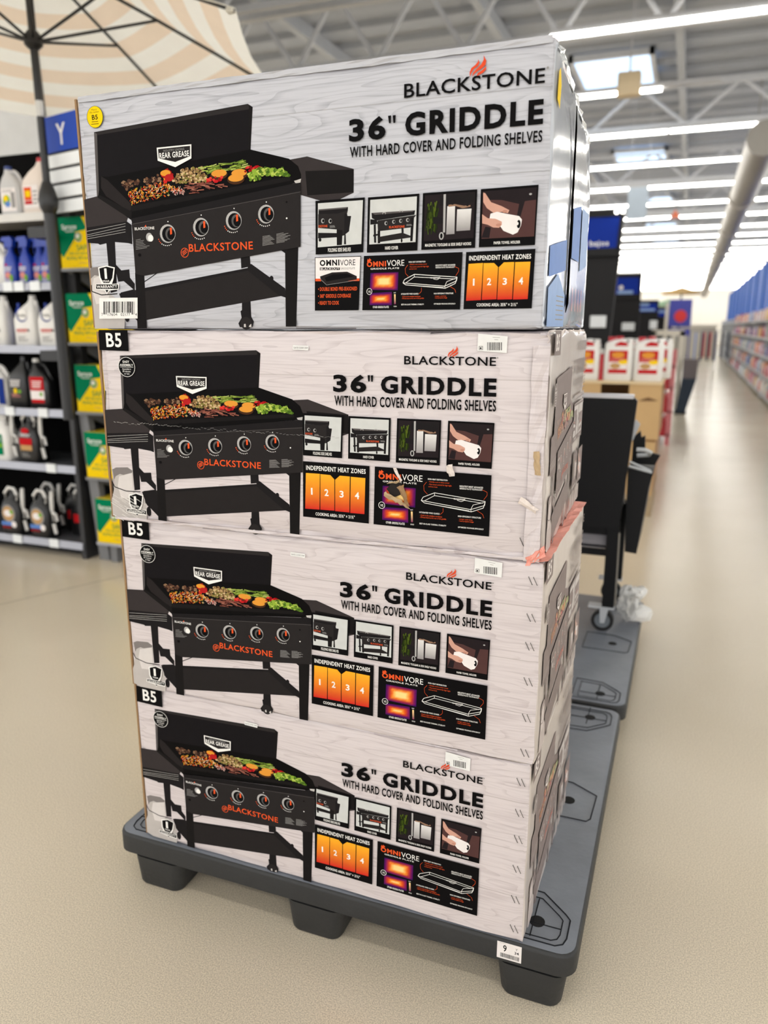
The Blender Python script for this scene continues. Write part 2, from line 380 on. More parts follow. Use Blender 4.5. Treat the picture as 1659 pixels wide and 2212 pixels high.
ART_STANDARD={
'griddle_picture':[
('p','tank1',[(9.5,120.5),(20.6,127.4),(55.8,130.3),(69.3,122.8),(67.6,73.3),(80.4,65.8),(99.5,51.9),(102.7,28.1),(98.6,-0.6),(20.8,1.8),(0.4,8.8),(-2.0,47.2),(8.2,65.3),(15.1,93.5)]),
('p','tank2',[(10.9,122.3),(22.6,127.5),(54.9,129.6),(68.5,122.7),(66.8,117.5),(41.6,110.7),(31.5,112.4),(18.4,105.7),(13.4,96.8)]),
('p','tank3',[(28.8,106.4),(66.7,116.8),(67.0,75.0),(61.1,55.7),(29.9,53.2),(22.5,83.7)]),
('l','ink',2.2,[(6.7,92.9),(13.8,79.6),(46.1,71.7),(87.2,73.1)]),
('p','body2',[(68.3,178.1),(90.4,177.6),(86.8,78.2),(70.3,75.2)]),
('p','body2',[(84.6,135.5),(101.3,119.8),(121.4,121.2),(122.0,104.4),(132.9,91.8),(131.8,78.2),(105.5,98.2),(91.3,97.2),(87.2,118.9)]),
('p','body2',[(386.0,135.8),(406.4,138.7),(407.2,116.6),(386.4,113.5)]),
('p','body2',[(385.4,53.9),(404.5,53.9),(405.0,21.5),(410.3,12.2),(406.9,-1.2),(395.9,-3.9),(378.5,-2.0),(375.4,8.9),(383.1,19.5),(381.2,32.4),(384.5,34.3)]),
('e','panel',392.8,8.9,12.4,12.5),
('p','pale',[(388.0,7.5),(391.7,7.8),(392.3,-2.0),(387.6,-1.4)]),
('p','pale',[(399.9,4.7),(404.4,7.7),(404.7,-1.4),(398.9,-2.0)]),
('p','shelf',[(91.2,73.4),(152.0,82.4),(401.8,114.0),(481.1,70.0),(481.5,60.5),(154.9,18.3),(138.8,16.8),(102.7,41.9)]),
('p','body2',[(400.3,120.2),(409.2,120.9),(481.2,73.2),(482.4,55.8),(466.8,60.8),(401.5,108.2)]),
('p','body2',[(156.0,82.7),(401.8,114.0),(401.6,108.9),(155.4,76.0)]),
('e','body2',452.2,92.4,4.2,5.1),
('p','body2',[(95.5,75.4),(132.1,81.6),(138.0,7.2),(134.7,15.4),(99.0,46.7)]),
('e','body2',107.4,26.8,6.5,11.8),
('l','ink',1.8,[(157.0,95.2),(173.3,103.1),(189.5,111.5)]),
('p','leg',[(135.5,113.8),(158.0,108.6),(156.1,-2.2),(132.2,-0.2)]),
('p','leg',[(482.8,145.4),(510.9,148.9),(507.0,72.2),(503.2,-2.8),(480.5,-2.4)]),
('p','body2',[(473.1,144.2),(488.6,145.2),(484.9,136.2)]),
('p','shelf2',[(2.7,263.9),(54.7,268.1),(128.1,223.9),(123.4,214.6),(2.7,208.7)]),
('p','body2',[(2.7,208.7),(123.5,215.2),(134.7,207.9),(133.5,170.1),(123.8,172.9),(84.4,177.3),(51.6,172.8),(47.8,175.3),(2.1,178.5)]),
('l','pale',0.7,[(4.5,201.4),(120.0,211.1)]),
('l','pale',0.7,[(4.5,194.1),(119.6,206.2)]),
('l','pale',0.7,[(4.2,190.7),(119.0,199.9)]),
('l','pale',0.7,[(3.7,186.3),(118.6,195.0)]),
('p','shelf2',[(494.1,301.9),(532.2,304.7),(624.3,276.2),(623.8,236.2),(578.1,220.4),(492.4,247.5)]),
('p','leg',[(528.2,280.0),(624.3,275.4),(623.8,237.0),(531.4,237.6)]),
('p','lid',[(58.4,389.3),(412.8,405.1),(422.8,398.8),(412.5,295.0),(56.5,266.6),(54.7,268.1)]),
('p','lidtop',[(58.4,389.3),(412.8,405.1),(422.8,398.8),(419.3,395.8),(67.7,383.1)]),
('p','lidedge',[(58.4,389.3),(65.5,385.6),(59.3,269.9),(53.5,268.1)]),
('p','leg',[(415.1,402.2),(422.8,398.8),(414.6,326.6),(410.5,328.0)]),
('p','plate',[(66.3,305.8),(83.9,303.1),(414.6,326.6),(495.3,303.8),(513.6,289.6),(519.5,275.0),(519.2,266.0),(497.3,259.1),(133.5,217.7),(75.7,257.5),(56.5,265.9)]),
('p','plate2',[(67.5,305.9),(83.3,296.7),(141.6,244.0),(132.9,233.2),(76.5,266.7),(65.3,283.1)]),
('p','ink',[(113.8,284.8),(184.3,296.7),(296.8,309.6),(410.5,313.0),(497.7,274.1),(145.6,245.8)]),
('p','leg',[(135.7,243.7),(497.7,273.5),(497.5,265.7),(136.8,233.4)]),
('p','pale',[(504.8,264.8),(519.3,267.5),(517.4,260.0),(507.4,260.8)]),
('p','leg',[(60.9,270.0),(136.8,233.4),(135.6,219.4),(124.3,224.4),(54.4,265.8)]),
('e','ink',212.4,240.0,5.3,2.2),
('e','ink',289.2,245.7,5.2,2.2),
('e','ink',361.9,251.2,5.0,2.2),
('e','ink',430.6,256.3,4.8,2.1),
('f','steak',26,9,'b',[(112.2,289.6),(153.6,296.4),(162.4,286.5),(128.6,275.7)]),
('f','steak',26,9,'b',[(171.7,291.5),(207.1,297.4),(213.6,283.5),(176.8,274.2)]),
('f','salad',190,11,'s',[(130.3,272.5),(221.3,285.3),(268.1,261.9),(137.9,247.1)]),
('f','onion',30,9,'s',[(235.2,270.1),(257.7,272.5),(269.8,258.9),(241.7,255.2)]),
('f','pepper',12,12,'b',[(214.8,299.3),(234.0,306.1),(244.0,289.3),(221.1,282.2)]),
('e','yel',224.2,299.6,12.0,5.6),
('e','red',232.1,290.4,10.5,6.9),
('f','mush',150,7,'b',[(235.9,279.6),(259.8,303.8),(310.9,303.9),(320.2,276.4)]),
('f','aspar',45,30,'l',[(296.5,305.0),(403.3,308.3),(406.2,294.8),(321.1,291.9)]),
('e','bun',345.9,287.2,19.2,9.2),
('e','cheese',346.1,289.7,17.1,6.8),
('e','bun',390.1,284.8,18.9,9.1),
('e','cheese',390.2,287.3,16.8,6.7),
('e','bun',382.6,276.3,19.0,9.2),
('e','cheese',382.7,278.8,16.9,6.7),
('f','tom',14,8,'c',[(318.7,282.5),(354.7,284.5),(356.1,276.2),(320.1,274.9)]),
('f','tom',16,7,'c',[(401.0,295.8),(439.1,295.9),(440.6,290.0),(404.1,287.1)]),
('f','broc',110,9,'b',[(409.2,282.8),(430.4,292.6),(484.7,287.0),(496.1,274.0)]),
('f','broc',20,9,'b',[(411.1,285.9),(437.2,291.3),(436.4,271.7),(410.4,270.7)]),
('f','saus',22,34,'l',[(265.2,274.4),(309.4,277.6),(369.7,265.4),(282.6,257.8)]),
('p','panel',[(136.9,211.3),(519.1,259.5),(516.7,147.7),(157.9,107.0),(137.7,111.6)]),
('p','body2',[(135.6,219.4),(497.3,259.1),(519.1,260.7),(519.0,246.6),(138.6,208.8)]),
('l','lidedge',0.8,[(138.6,208.8),(518.6,244.5)]),
('e','chrome',222.2,186.2,18.6,17.8),
('e','ink',224.0,185.3,15.2,14.9),
('e','knob2',228.2,185.2,11.4,12.3),
('e','ink',230.4,184.1,9.1,9.7),
('p','orange',[(228.2,196.8),(232.8,197.1),(232.7,184.9),(228.1,183.9)]),
('e','white',224.5,208.9,1.3,1.1),
('e','orange',200.0,176.3,1.2,1.0),
('e','orange',201.7,172.7,1.2,1.0),
('e','orange',204.2,169.6,1.2,1.0),
('e','white',207.3,167.0,1.2,1.0),
('e','white',211.1,165.0,1.2,1.0),
('e','white',215.2,163.8,1.2,1.0),
('e','white',219.7,163.4,1.2,1.0),
('e','white',224.2,163.8,1.2,1.0),
('e','white',228.7,165.0,1.2,1.0),
('e','chrome',300.5,194.3,18.0,17.5),
('e','ink',302.3,193.5,14.7,14.6),
('e','knob2',306.3,193.4,11.0,12.1),
('e','ink',308.4,192.2,8.8,9.5),
('p','orange',[(306.2,204.8),(310.6,205.0),(310.7,193.0),(306.2,192.1)]),
('e','white',302.5,216.6,1.3,1.1),
('e','orange',279.1,184.7,1.2,1.0),
('e','orange',280.8,181.1,1.2,1.0),
('e','orange',283.2,178.0,1.2,1.0),
('e','white',286.3,175.5,1.2,1.0),
('e','white',289.9,173.6,1.2,1.0),
('e','white',294.0,172.4,1.2,1.0),
('e','white',298.3,172.0,1.2,1.0),
('e','white',302.7,172.3,1.2,1.0),
('e','white',307.0,173.5,1.2,1.0),
('e','chrome',374.8,202.4,17.5,17.2),
('e','ink',376.6,201.6,14.3,14.4),
('e','knob2',380.5,201.5,10.7,11.9),
('e','ink',382.6,200.4,8.5,9.4),
('p','orange',[(380.3,212.7),(384.6,212.9),(384.7,201.1),(380.4,200.2)]),
('e','white',376.6,224.3,1.2,1.1),
('e','orange',354.2,193.0,1.2,1.0),
('e','orange',355.9,189.5,1.2,1.0),
('e','orange',358.2,186.4,1.2,1.0),
('e','white',361.3,183.9,1.2,1.0),
('e','white',364.8,182.0,1.2,1.0),
('e','white',368.7,180.9,1.2,1.0),
('e','white',372.9,180.5,1.1,1.0),
('e','white',377.2,180.8,1.1,1.0),
('e','white',381.4,181.9,1.1,1.0),
('e','chrome',445.4,209.9,16.9,16.9),
('e','ink',447.1,209.1,13.8,14.1),
('e','knob2',450.9,209.0,10.4,11.7),
('e','ink',452.9,207.8,8.3,9.2),
('p','orange',[(450.6,220.0),(454.8,220.2),(455.0,208.6),(450.9,207.7)]),
('e','white',446.9,231.4,1.2,1.1),
('e','orange',425.5,200.6,1.1,1.0),
('e','orange',427.1,197.2,1.1,1.0),
('e','orange',429.5,194.2,1.1,1.0),
('e','white',432.4,191.7,1.1,1.0),
('e','white',435.9,189.9,1.1,1.0),
('e','white',439.7,188.7,1.1,1.0),
('e','white',443.8,188.3,1.1,1.0),
('e','white',447.9,188.6,1.1,1.0),
('e','white',452.0,189.7,1.1,1.0),
('e','chrome',177.7,181.5,7.8,8.5),
('e','white',181.0,179.4,6.6,6.5),
('t','white','BLACKSTONE',143.7,196.6,191.4,5.3,'b'),
('p','orange',[(167.4,202.4),(171.5,205.9),(172.4,202.0)]),
('l','grey',0.9,[(144.7,177.3),(156.5,178.7)]),
('l','grey',0.9,[(144.4,174.4),(164.1,176.1)]),
('l','grey',0.9,[(144.2,171.4),(162.3,173.1)]),
('l','grey',0.9,[(144.0,168.4),(164.4,170.3)]),
('l','grey',0.9,[(143.7,165.4),(167.3,167.5)]),
('l','grey',0.9,[(143.5,162.4),(176.9,165.1)]),
('l','grey',0.9,[(143.2,159.5),(170.8,161.8)]),
('l','grey',0.8,[(436.6,169.8),(452.6,171.4)]),
('l','grey',0.8,[(466.5,172.9),(481.7,174.4)]),
('l','grey',0.8,[(436.5,167.8),(455.0,169.5)]),
('l','grey',0.8,[(466.5,170.9),(491.6,173.0)]),
('l','grey',0.8,[(436.4,165.8),(457.4,167.7)]),
('l','grey',0.8,[(466.4,168.9),(486.0,170.7)]),
('l','grey',0.8,[(436.3,163.7),(459.7,165.8)]),
('l','grey',0.8,[(466.3,166.8),(495.9,169.3)]),
('l','grey',0.8,[(436.3,161.7),(462.1,163.9)]),
('l','grey',0.8,[(466.2,164.8),(490.3,166.9)]),
('l','grey',0.8,[(436.2,159.7),(454.0,161.4)]),
('l','grey',0.8,[(466.2,162.8),(484.8,164.6)]),
('l','grey',0.8,[(436.1,157.6),(456.4,159.5)]),
('l','grey',0.8,[(466.1,160.8),(494.7,163.2)]),
('l','grey',0.8,[(436.0,155.6),(458.7,157.7)]),
('l','grey',0.8,[(466.0,158.8),(489.1,160.9)]),
('l','grey',0.8,[(435.9,153.6),(461.1,155.8)]),
('l','grey',0.8,[(466.0,156.7),(483.6,158.5)]),
('e','ink',489.6,228.6,2.0,1.8),
('e','white',489.0,200.0,1.7,1.5),
('e','ink',151.7,148.1,3.9,3.3),
('e','orange',260.4,148.0,9.4,9.4),
('e','panel',260.4,148.0,7.9,8.1),
('l','orange',1.6,[(254.4,148.6),(263.9,155.0)]),
('l','orange',1.6,[(255.4,145.8),(264.8,152.2)]),
('l','orange',1.6,[(256.3,142.9),(265.8,149.3)]),
('t','orange','BLACKSTONE',270.5,149.1,415.3,14.6,'s'),
('p','white',[(208.5,346.8),(288.1,346.2),(286.6,321.0),(249.0,308.1),(209.0,323.2)]),
('p','panel',[(211.3,344.1),(285.1,343.7),(283.9,325.2),(249.6,317.5),(211.9,327.0)]),
('t','grey','INDUSTRY LEADING',223.5,337.8,271.6,4.0,'n'),
('t','white','REAR GREASE',213.7,326.3,281.8,10.3,'c')],
'number_patch':[
('p','ink',[(7.2,446.6),(87.0,446.8),(86.1,399.7),(4.8,401.4)]),
('t','white','B5',25.7,408.6,68.1,31.5,'c')],
'assembly_badge':[
('e','white',76.9,364.3,23.2,22.5),
('e','ink',76.9,364.3,22.0,21.5),
('t','white','EASY',67.2,373.5,85.3,5.1,'b'),
('t','white','ASSEMBLY',58.2,366.3,95.2,4.8,'b'),
('l','white',0.8,[(58.7,364.0),(95.0,364.0)]),
('t','white','Assemble in',64.5,357.8,88.1,3.8,'n'),
('t','white','30 minutes',64.8,352.5,87.2,3.8,'n'),
('t','white','or less',69.0,347.4,83.2,3.8,'n')],
'warranty_badge':[
('p','white',[(54.4,63.7),(75.9,70.5),(96.7,66.0),(91.6,40.9),(85.2,28.4),(102.9,30.9),(101.7,17.0),(78.1,17.4),(74.3,11.8),(70.8,17.8),(44.7,21.4),(45.5,30.2),(58.8,30.6),(54.4,41.3)]),
('p','ink',[(57.5,61.6),(75.7,67.8),(93.6,63.7),(88.9,42.4),(80.0,29.6),(63.8,31.0),(57.7,41.6)]),
('p','ink',[(47.0,28.6),(101.1,28.7),(100.3,19.0),(46.5,22.6)]),
('p','ink',[(71.3,18.5),(78.2,18.4),(74.5,13.9)]),
('t','white','1',68.8,41.6,75.4,20.1,'c'),
('t','white','YEAR',64.5,34.8,81.7,4.2,'b'),
('t','white','WARRANTY',49.0,21.7,98.8,5.3,'b')],
'title_print':[
('t','ink','36',591.7,322.5,665.5,35.1,'w'),
('p','ink',[(668.5,358.2),(673.7,358.3),(672.9,345.5),(669.7,345.4)]),
('p','ink',[(675.3,358.0),(680.5,358.1),(679.7,345.3),(676.5,345.2)]),
('t','ink','GRIDDLE',697.1,322.6,934.3,34.7,'w'),
('t','ink','WITH HARD COVER AND FOLDING SHELVES',594.2,294.4,934.6,20.8,'c')],
'logo_print':[
('t','ink','BLACKSTONE',746.7,381.0,931.6,16.4,'m'),
('p','flame',[(836.7,395.8),(836.2,400.2),(838.1,404.7),(843.2,408.1),(846.2,411.4),(846.6,414.1),(848.3,410.3),(846.3,407.0),(841.3,403.6),(838.6,400.2)]),
('p','flame',[(839.4,395.8),(840.3,399.8),(844.3,403.6),(850.4,408.8),(853.4,413.7),(853.3,418.1),(856.4,412.6),(855.5,408.2),(851.5,404.8),(844.4,400.8),(841.4,398.1)]),
('p','flame',[(844.9,396.3),(846.5,399.9),(851.5,402.6),(856.6,407.1),(856.2,403.1),(852.6,400.0),(848.6,398.2)]),
('e','grey',934.3,396.4,1.4,1.4)],
'date_label':[
('p','label',[(501.2,416.9),(538.0,415.4),(537.0,406.1),(500.9,407.2)]),
('t','ink','DATE CODE 2504',503.5,409.4,535.8,3.4,'n')],
'barcode_label':[
('p','label',[(891.2,436.1),(948.1,431.3),(947.5,400.4),(890.7,403.7)]),
('p','ink',[(909.5,419.9),(910.6,420.0),(911.0,405.0),(910.0,405.0)]),
('p','ink',[(911.6,420.0),(912.3,420.0),(912.8,405.0),(912.1,405.0)]),
('p','ink',[(913.7,420.0),(915.5,420.0),(916.0,405.1),(914.2,405.0)]),
('p','ink',[(916.6,420.0),(917.6,420.0),(918.1,405.1),(917.1,405.1)]),
('p','ink',[(918.3,420.0),(919.1,420.0),(919.5,405.1),(918.8,405.1)]),
('p','ink',[(919.8,420.0),(921.5,420.0),(922.0,405.1),(920.2,405.1)]),
('p','ink',[(922.9,420.1),(924.3,420.1),(924.8,405.2),(923.4,405.1)]),
('p','ink',[(925.1,420.1),(926.1,420.1),(926.6,405.2),(925.5,405.2)]),
('p','ink',[(927.5,420.1),(928.9,420.1),(929.4,405.2),(928.0,405.2)]),
('p','ink',[(930.0,420.1),(931.0,420.1),(931.5,405.2),(930.5,405.2)]),
('p','ink',[(931.7,420.1),(933.1,420.1),(933.7,405.3),(932.2,405.2)]),
('p','ink',[(933.8,420.2),(934.5,420.2),(935.1,405.3),(934.4,405.3)]),
('p','ink',[(935.9,420.2),(937.4,420.2),(937.9,405.3),(936.5,405.3)]),
('l','grey',0.7,[(919.5,429.5),(933.5,428.9)]),
('l','grey',0.8,[(923.1,425.1),(930.2,424.8)]),
('p','grey',[(893.3,413.0),(901.2,413.1),(901.4,405.6),(893.5,405.5)]),
('p','label',[(894.8,411.6),(899.8,411.7),(899.9,406.9),(894.9,406.9)]),
('e','ink',897.0,408.9,1.8,1.7)],
'shelf_photo_panel':[
('p','ink',[(520.1,275.7),(613.3,274.1),(609.7,184.3),(518.5,185.4)]),
('p','photo',[(524.7,271.3),(609.8,270.0),(606.4,198.1),(522.8,197.4)]),
('p','body2',[(525.7,261.2),(581.8,260.9),(581.7,255.6),(562.0,251.5),(525.4,253.1)]),
('p','panel',[(524.8,253.1),(562.0,251.5),(581.7,255.6),(577.9,242.1),(574.5,214.6),(559.6,211.7),(559.9,225.2),(524.2,230.1)]),
('p','lidedge',[(525.7,261.2),(581.8,260.9),(578.3,258.6),(525.6,259.0)]),
('p','body2',[(575.2,250.0),(579.9,250.2),(581.0,246.2),(587.7,245.8),(583.4,220.4),(573.9,214.6)]),
('p','leg',[(559.9,225.2),(571.1,223.0),(569.7,198.7),(559.9,198.7)]),
('p','body2',[(524.0,222.0),(559.8,219.2),(559.6,212.2),(523.8,212.5)]),
('e','body2',527.6,209.9,2.7,3.0),
('p','body2',[(574.5,217.8),(576.9,218.0),(577.7,199.2),(573.6,199.5)]),
('l','photo',2.2,[(524.8,227.2),(558.4,223.7)]),
('e','chrome',533.5,241.4,3.3,4.0),
('e','ink',534.4,241.4,2.1,2.7),
('e','chrome',547.8,240.1,3.3,4.0),
('e','ink',548.7,240.2,2.1,2.7),
('t','orange','CKSTONE',524.9,230.8,542.2,3.8,'b'),
('x','grey',546.7,232.6,557.6,228.3),
('t','white','FOLDING SIDE SHELVES',542.7,188.2,586.4,6.3,'c')],
'cover_photo_panel':[
('p','ink',[(625.6,273.8),(718.7,273.2),(716.6,183.4),(623.7,184.3)]),
('p','photo',[(629.9,269.5),(714.5,269.2),(713.2,197.1),(628.2,197.5)]),
('p','body2',[(632.2,248.6),(711.8,247.6),(710.4,240.6),(641.5,235.4),(633.0,240.2)]),
('p','lidedge',[(632.2,248.6),(711.8,247.6),(706.3,245.6),(638.8,245.0)]),
('p','panel',[(643.2,235.4),(714.0,240.2),(709.0,234.8),(703.5,220.7),(644.2,218.0)]),
('p','body2',[(630.1,238.5),(642.1,236.7),(644.3,230.0),(630.0,229.5)]),
('p','body2',[(636.3,229.5),(640.3,229.8),(641.2,199.6),(637.2,199.9)]),
('p','leg',[(643.6,218.8),(648.5,219.1),(648.6,198.6),(644.0,198.6)]),
('p','leg',[(704.6,236.4),(709.9,235.9),(707.9,198.7),(703.5,198.9)]),
('p','body2',[(687.3,220.1),(691.2,220.3),(691.7,213.0),(687.8,212.8)]),
('p','shelf',[(644.1,208.8),(689.5,213.4),(704.0,207.6),(703.5,204.7),(648.6,200.5)]),
('p','body2',[(635.6,213.1),(644.2,214.1),(644.2,211.4),(635.5,209.9)]),
('e','body2',688.1,200.7,1.7,3.2),
('e','chrome',659.1,230.2,2.8,3.2),
('e','ink',660.0,230.2,1.7,2.1),
('e','chrome',673.3,231.7,2.8,3.1),
('e','ink',674.1,231.7,1.7,2.1),
('e','chrome',685.9,232.3,2.8,3.1),
('e','ink',686.7,232.4,1.7,2.1),
('e','chrome',698.5,233.0,2.8,3.1),
('e','ink',699.3,233.0,1.7,2.1),
('l','chrome',1.0,[(653.0,245.1),(653.0,247.7),(658.1,247.7),(658.1,244.8)]),
('l','chrome',1.0,[(684.0,246.6),(684.0,249.2),(689.0,249.2),(689.0,246.3)]),
('t','orange','BLACKSTONE',665.0,221.7,693.2,3.7,'b'),
('x','grey',696.5,226.3,706.8,223.2),
('t','white','HARD COVER',657.7,187.4,681.8,5.3,'c')],
'toolbar_photo_panel':[
('p','ink',[(732.3,273.3),(825.3,273.1),(823.5,181.8),(729.9,182.4)]),
('p','photodark',[(735.9,269.6),(822.0,269.2),(820.6,197.5),(734.0,196.3)]),
('f','leaf',40,46,'v',[(738.2,247.1),(759.7,247.6),(755.8,217.0),(738.3,218.6)]),
('p','body2',[(762.2,267.4),(820.7,267.4),(819.6,253.5),(762.3,251.3)]),
('p','body2',[(750.3,234.8),(767.9,231.8),(768.0,222.8),(750.9,223.2)]),
('p','chrome',[(768.4,268.9),(772.4,269.1),(771.6,208.8),(768.1,208.6)]),
('e','chrome',765.2,203.3,4.3,6.2),
('e','ink',765.2,203.3,2.2,4.1),
('g','silver','silver2',[(775.0,249.9),(788.4,250.0),(787.9,205.4),(773.6,205.1)]),
('g','silver','silver2',[(792.0,244.0),(816.4,243.7),(814.5,210.0),(791.0,209.7)]),
('p','copper',[(777.1,252.0),(787.8,252.5),(803.9,248.9),(814.4,249.5),(814.5,246.9),(801.3,245.0),(789.2,249.5),(777.2,248.9)]),
('l','body2',4,[(785.0,269.1),(783.8,251.8)]),
('l','body2',4,[(812.0,270.3),(809.2,247.9)]),
('t','white','MAGNETIC TOOLBAR & SIDE SHELF HOOKS',736.8,187.1,816.8,4.7,'c')],
'towel_photo_panel':[
('p','ink',[(839.4,272.7),(932.6,272.3),(929.8,181.5),(837.5,182.7)]),
('p','maroon',[(843.4,269.1),(930.0,268.5),(927.9,194.7),(841.7,195.7)]),
('p','photodark',[(843.4,269.1),(930.0,268.5),(929.6,250.1),(912.5,249.2),(903.8,245.1),(874.2,253.6),(853.6,255.1)]),
('p','photodark',[(903.6,252.5),(912.4,251.7),(903.2,220.1),(898.1,219.8)]),
('p','photodark',[(847.9,214.5),(857.1,212.4),(854.8,196.5),(841.7,197.5)]),
('p','skin',[(843.4,267.1),(846.8,266.0),(856.7,251.5),(874.5,244.1),(886.9,237.2),(884.5,232.8),(874.7,235.6),(861.8,234.2),(849.9,242.9),(843.7,252.6)]),
('p','white2',[(856.1,233.9),(866.9,236.2),(879.9,232.6),(903.0,227.1),(907.8,221.6),(906.5,212.8),(901.2,202.4),(893.6,199.2),(878.0,206.1),(870.0,217.0),(854.7,227.0)]),
('p','skin',[(842.3,233.9),(851.6,227.3),(864.6,225.5),(875.0,220.5),(875.1,216.0),(870.6,211.2),(861.0,212.2),(851.8,217.2),(842.6,219.7)]),
('e','skin2',879.8,235.9,4.1,2.3),
('e','skin2',870.0,215.7,4.6,2.3),
('e','ink',902.6,215.0,3.1,6.5),
('e','white2',900.3,215.9,2.0,2.5),
('e','chrome',920.3,259.2,2.3,1.5),
('t','white','PAPER TOWEL HOLDER',862.4,186.0,905.8,4.3,'c')],
'heat_zone_panel':[
('p','ink',[(518.2,172.5),(671.8,171.3),(669.5,47.4),(515.4,49.8)]),
('g','heat0','heat1',[(524.5,147.2),(557.4,147.5),(555.1,68.6),(520.8,67.9)]),
('g','heat0','heat1',[(558.8,147.0),(582.1,146.4),(591.4,137.5),(590.3,69.0),(557.2,68.7)]),
('g','heat0','heat1',[(593.2,137.0),(604.2,146.6),(627.0,146.2),(625.3,67.9),(592.1,68.3)]),
('g','heat0','heat1',[(629.1,145.8),(662.3,145.2),(659.7,67.3),(627.3,67.2)]),
('t','white','1',535.7,100.2,539.4,15.1,'c'),
('t','white','2',567.8,99.9,577.1,15.0,'c'),
('t','white','3',602.9,99.4,612.4,14.4,'c'),
('t','white','4',638.2,98.5,648.1,15.1,'c'),
('t','white','INDEPENDENT HEAT ZONES',525.3,154.1,663.2,10.0,'c'),
('t','white','COOKING AREA: 35¾" × 21½"',545.6,54.9,637.5,6.8,'c')],
'plate_diagram_panel':[
('p','ink',[(683.7,171.2),(930.2,168.9),(929.1,43.4),(680.5,47.1)]),
('t','orange','OMNI',691.6,146.0,741.4,12.0,'w'),
('t','white','VORE',743.7,145.8,787.8,13.0,'n'),
('p','orange',[(692.2,157.9),(693.9,164.4),(696.2,161.4),(698.4,165.3),(703.5,160.8),(695.0,155.5)]),
('t','white','GRIDDLE PLATE',701.2,139.5,775.0,3.5,'b'),
('h',1,[(701.2,131.8),(773.5,131.3),(772.5,90.5),(699.8,93.4)]),
('h',2,[(700.6,85.8),(757.3,87.4),(757.6,56.9),(700.0,58.5)]),
('g','heatw','heatp',[(763.2,81.7),(767.3,81.8),(768.1,59.2),(763.9,58.8)]),
('t','white','HOT',762.3,83.9,767.9,2.4,'c'),
('t','white','COLD',762.6,52.8,770.4,2.7,'c'),
('e','white',698.9,89.8,7.4,7.6),
('e','ink',698.9,89.8,6.2,6.5),
('t','white','VS',695.5,86.8,702.3,5.2,'b'),
('t','white','OTHER GRIDDLE PLATES',708.3,51.3,750.1,4.7,'c'),
('l','white',1.2,[(785.5,106.8),(789.5,114.0),(813.7,124.9),(919.2,115.0),(918.1,106.7),(889.9,96.0),(785.5,106.8)]),
('l','white',1.0,[(792.3,106.3),(813.8,119.1),(914.1,111.0)]),
('l','white',1.0,[(813.7,124.9),(813.8,119.1)]),
('l','white',1.2,[(785.5,106.8),(792.4,102.1),(891.3,91.4),(915.7,101.3),(919.2,114.5)]),
('l','white',0.9,[(889.9,96.0),(891.3,91.4)]),
('l','white',0.9,[(800.6,101.1),(887.4,93.2)]),
('l','white',0.9,[(889.9,96.0),(894.8,106.0),(917.9,113.1)]),
('l','white',0.8,[(861.4,112.9),(869.9,111.0),(875.1,113.0)]),
('t','white','BLACKSTONE',854.7,114.1,878.2,3.1,'b'),
('l','orange',0.6,[(796.7,146.2),(790.6,138.4),(791.5,127.9),(798.9,120.6)]),
('l','orange',0.6,[(912.0,138.4),(922.4,134.0),(922.6,127.6),(916.0,118.1)]),
('l','orange',0.6,[(826.6,80.5),(832.7,86.4),(832.5,94.3)]),
('l','orange',0.6,[(917.6,80.7),(914.8,88.3),(903.0,95.0)]),
('t','white','EVEN HEAT DISTRIBUTION',799.3,151.0,840.5,3.1,'c'),
('t','orange','- Reliably cook in every corner',800.5,146.0,844.8,2.6,'n'),
('t','orange','- Fine tuned control for high highs',800.6,140.5,849.5,2.9,'n'),
('t','orange','and low lows',800.6,135.9,819.5,2.6,'n'),
('t','white',"INDUSTRY'S MOST ADVANCED",866.0,140.6,913.8,3.6,'c'),
('t','white','GRIDDLE PLATE TECHNOLOGY',866.1,136.3,912.9,3.1,'c'),
('t','white','INTEGRATED WIND GUARDS',781.7,80.1,825.2,3.2,'c'),
('t','orange','- Cook in the windiest conditions',782.9,74.3,830.7,3.2,'n'),
('t','orange','- Directs heat to the rear of the griddle',782.9,70.1,839.4,3.0,'n'),
('t','white','BEST-IN-CLASS THERMAL STABILITY',782.5,56.2,839.7,3.2,'c'),
('t','white','HIGH EFFICIENCY STRUCTURE',864.0,78.8,911.5,3.2,'c'),
('t','orange','- Longer cook times',865.5,73.4,894.4,2.6,'n'),
('t','orange','- Less propane usage',865.6,69.4,896.6,2.9,'n'),
('t','white','OPTIMIZED PROPANE EFFICIENCY',864.5,55.9,917.9,2.9,'c')],
}
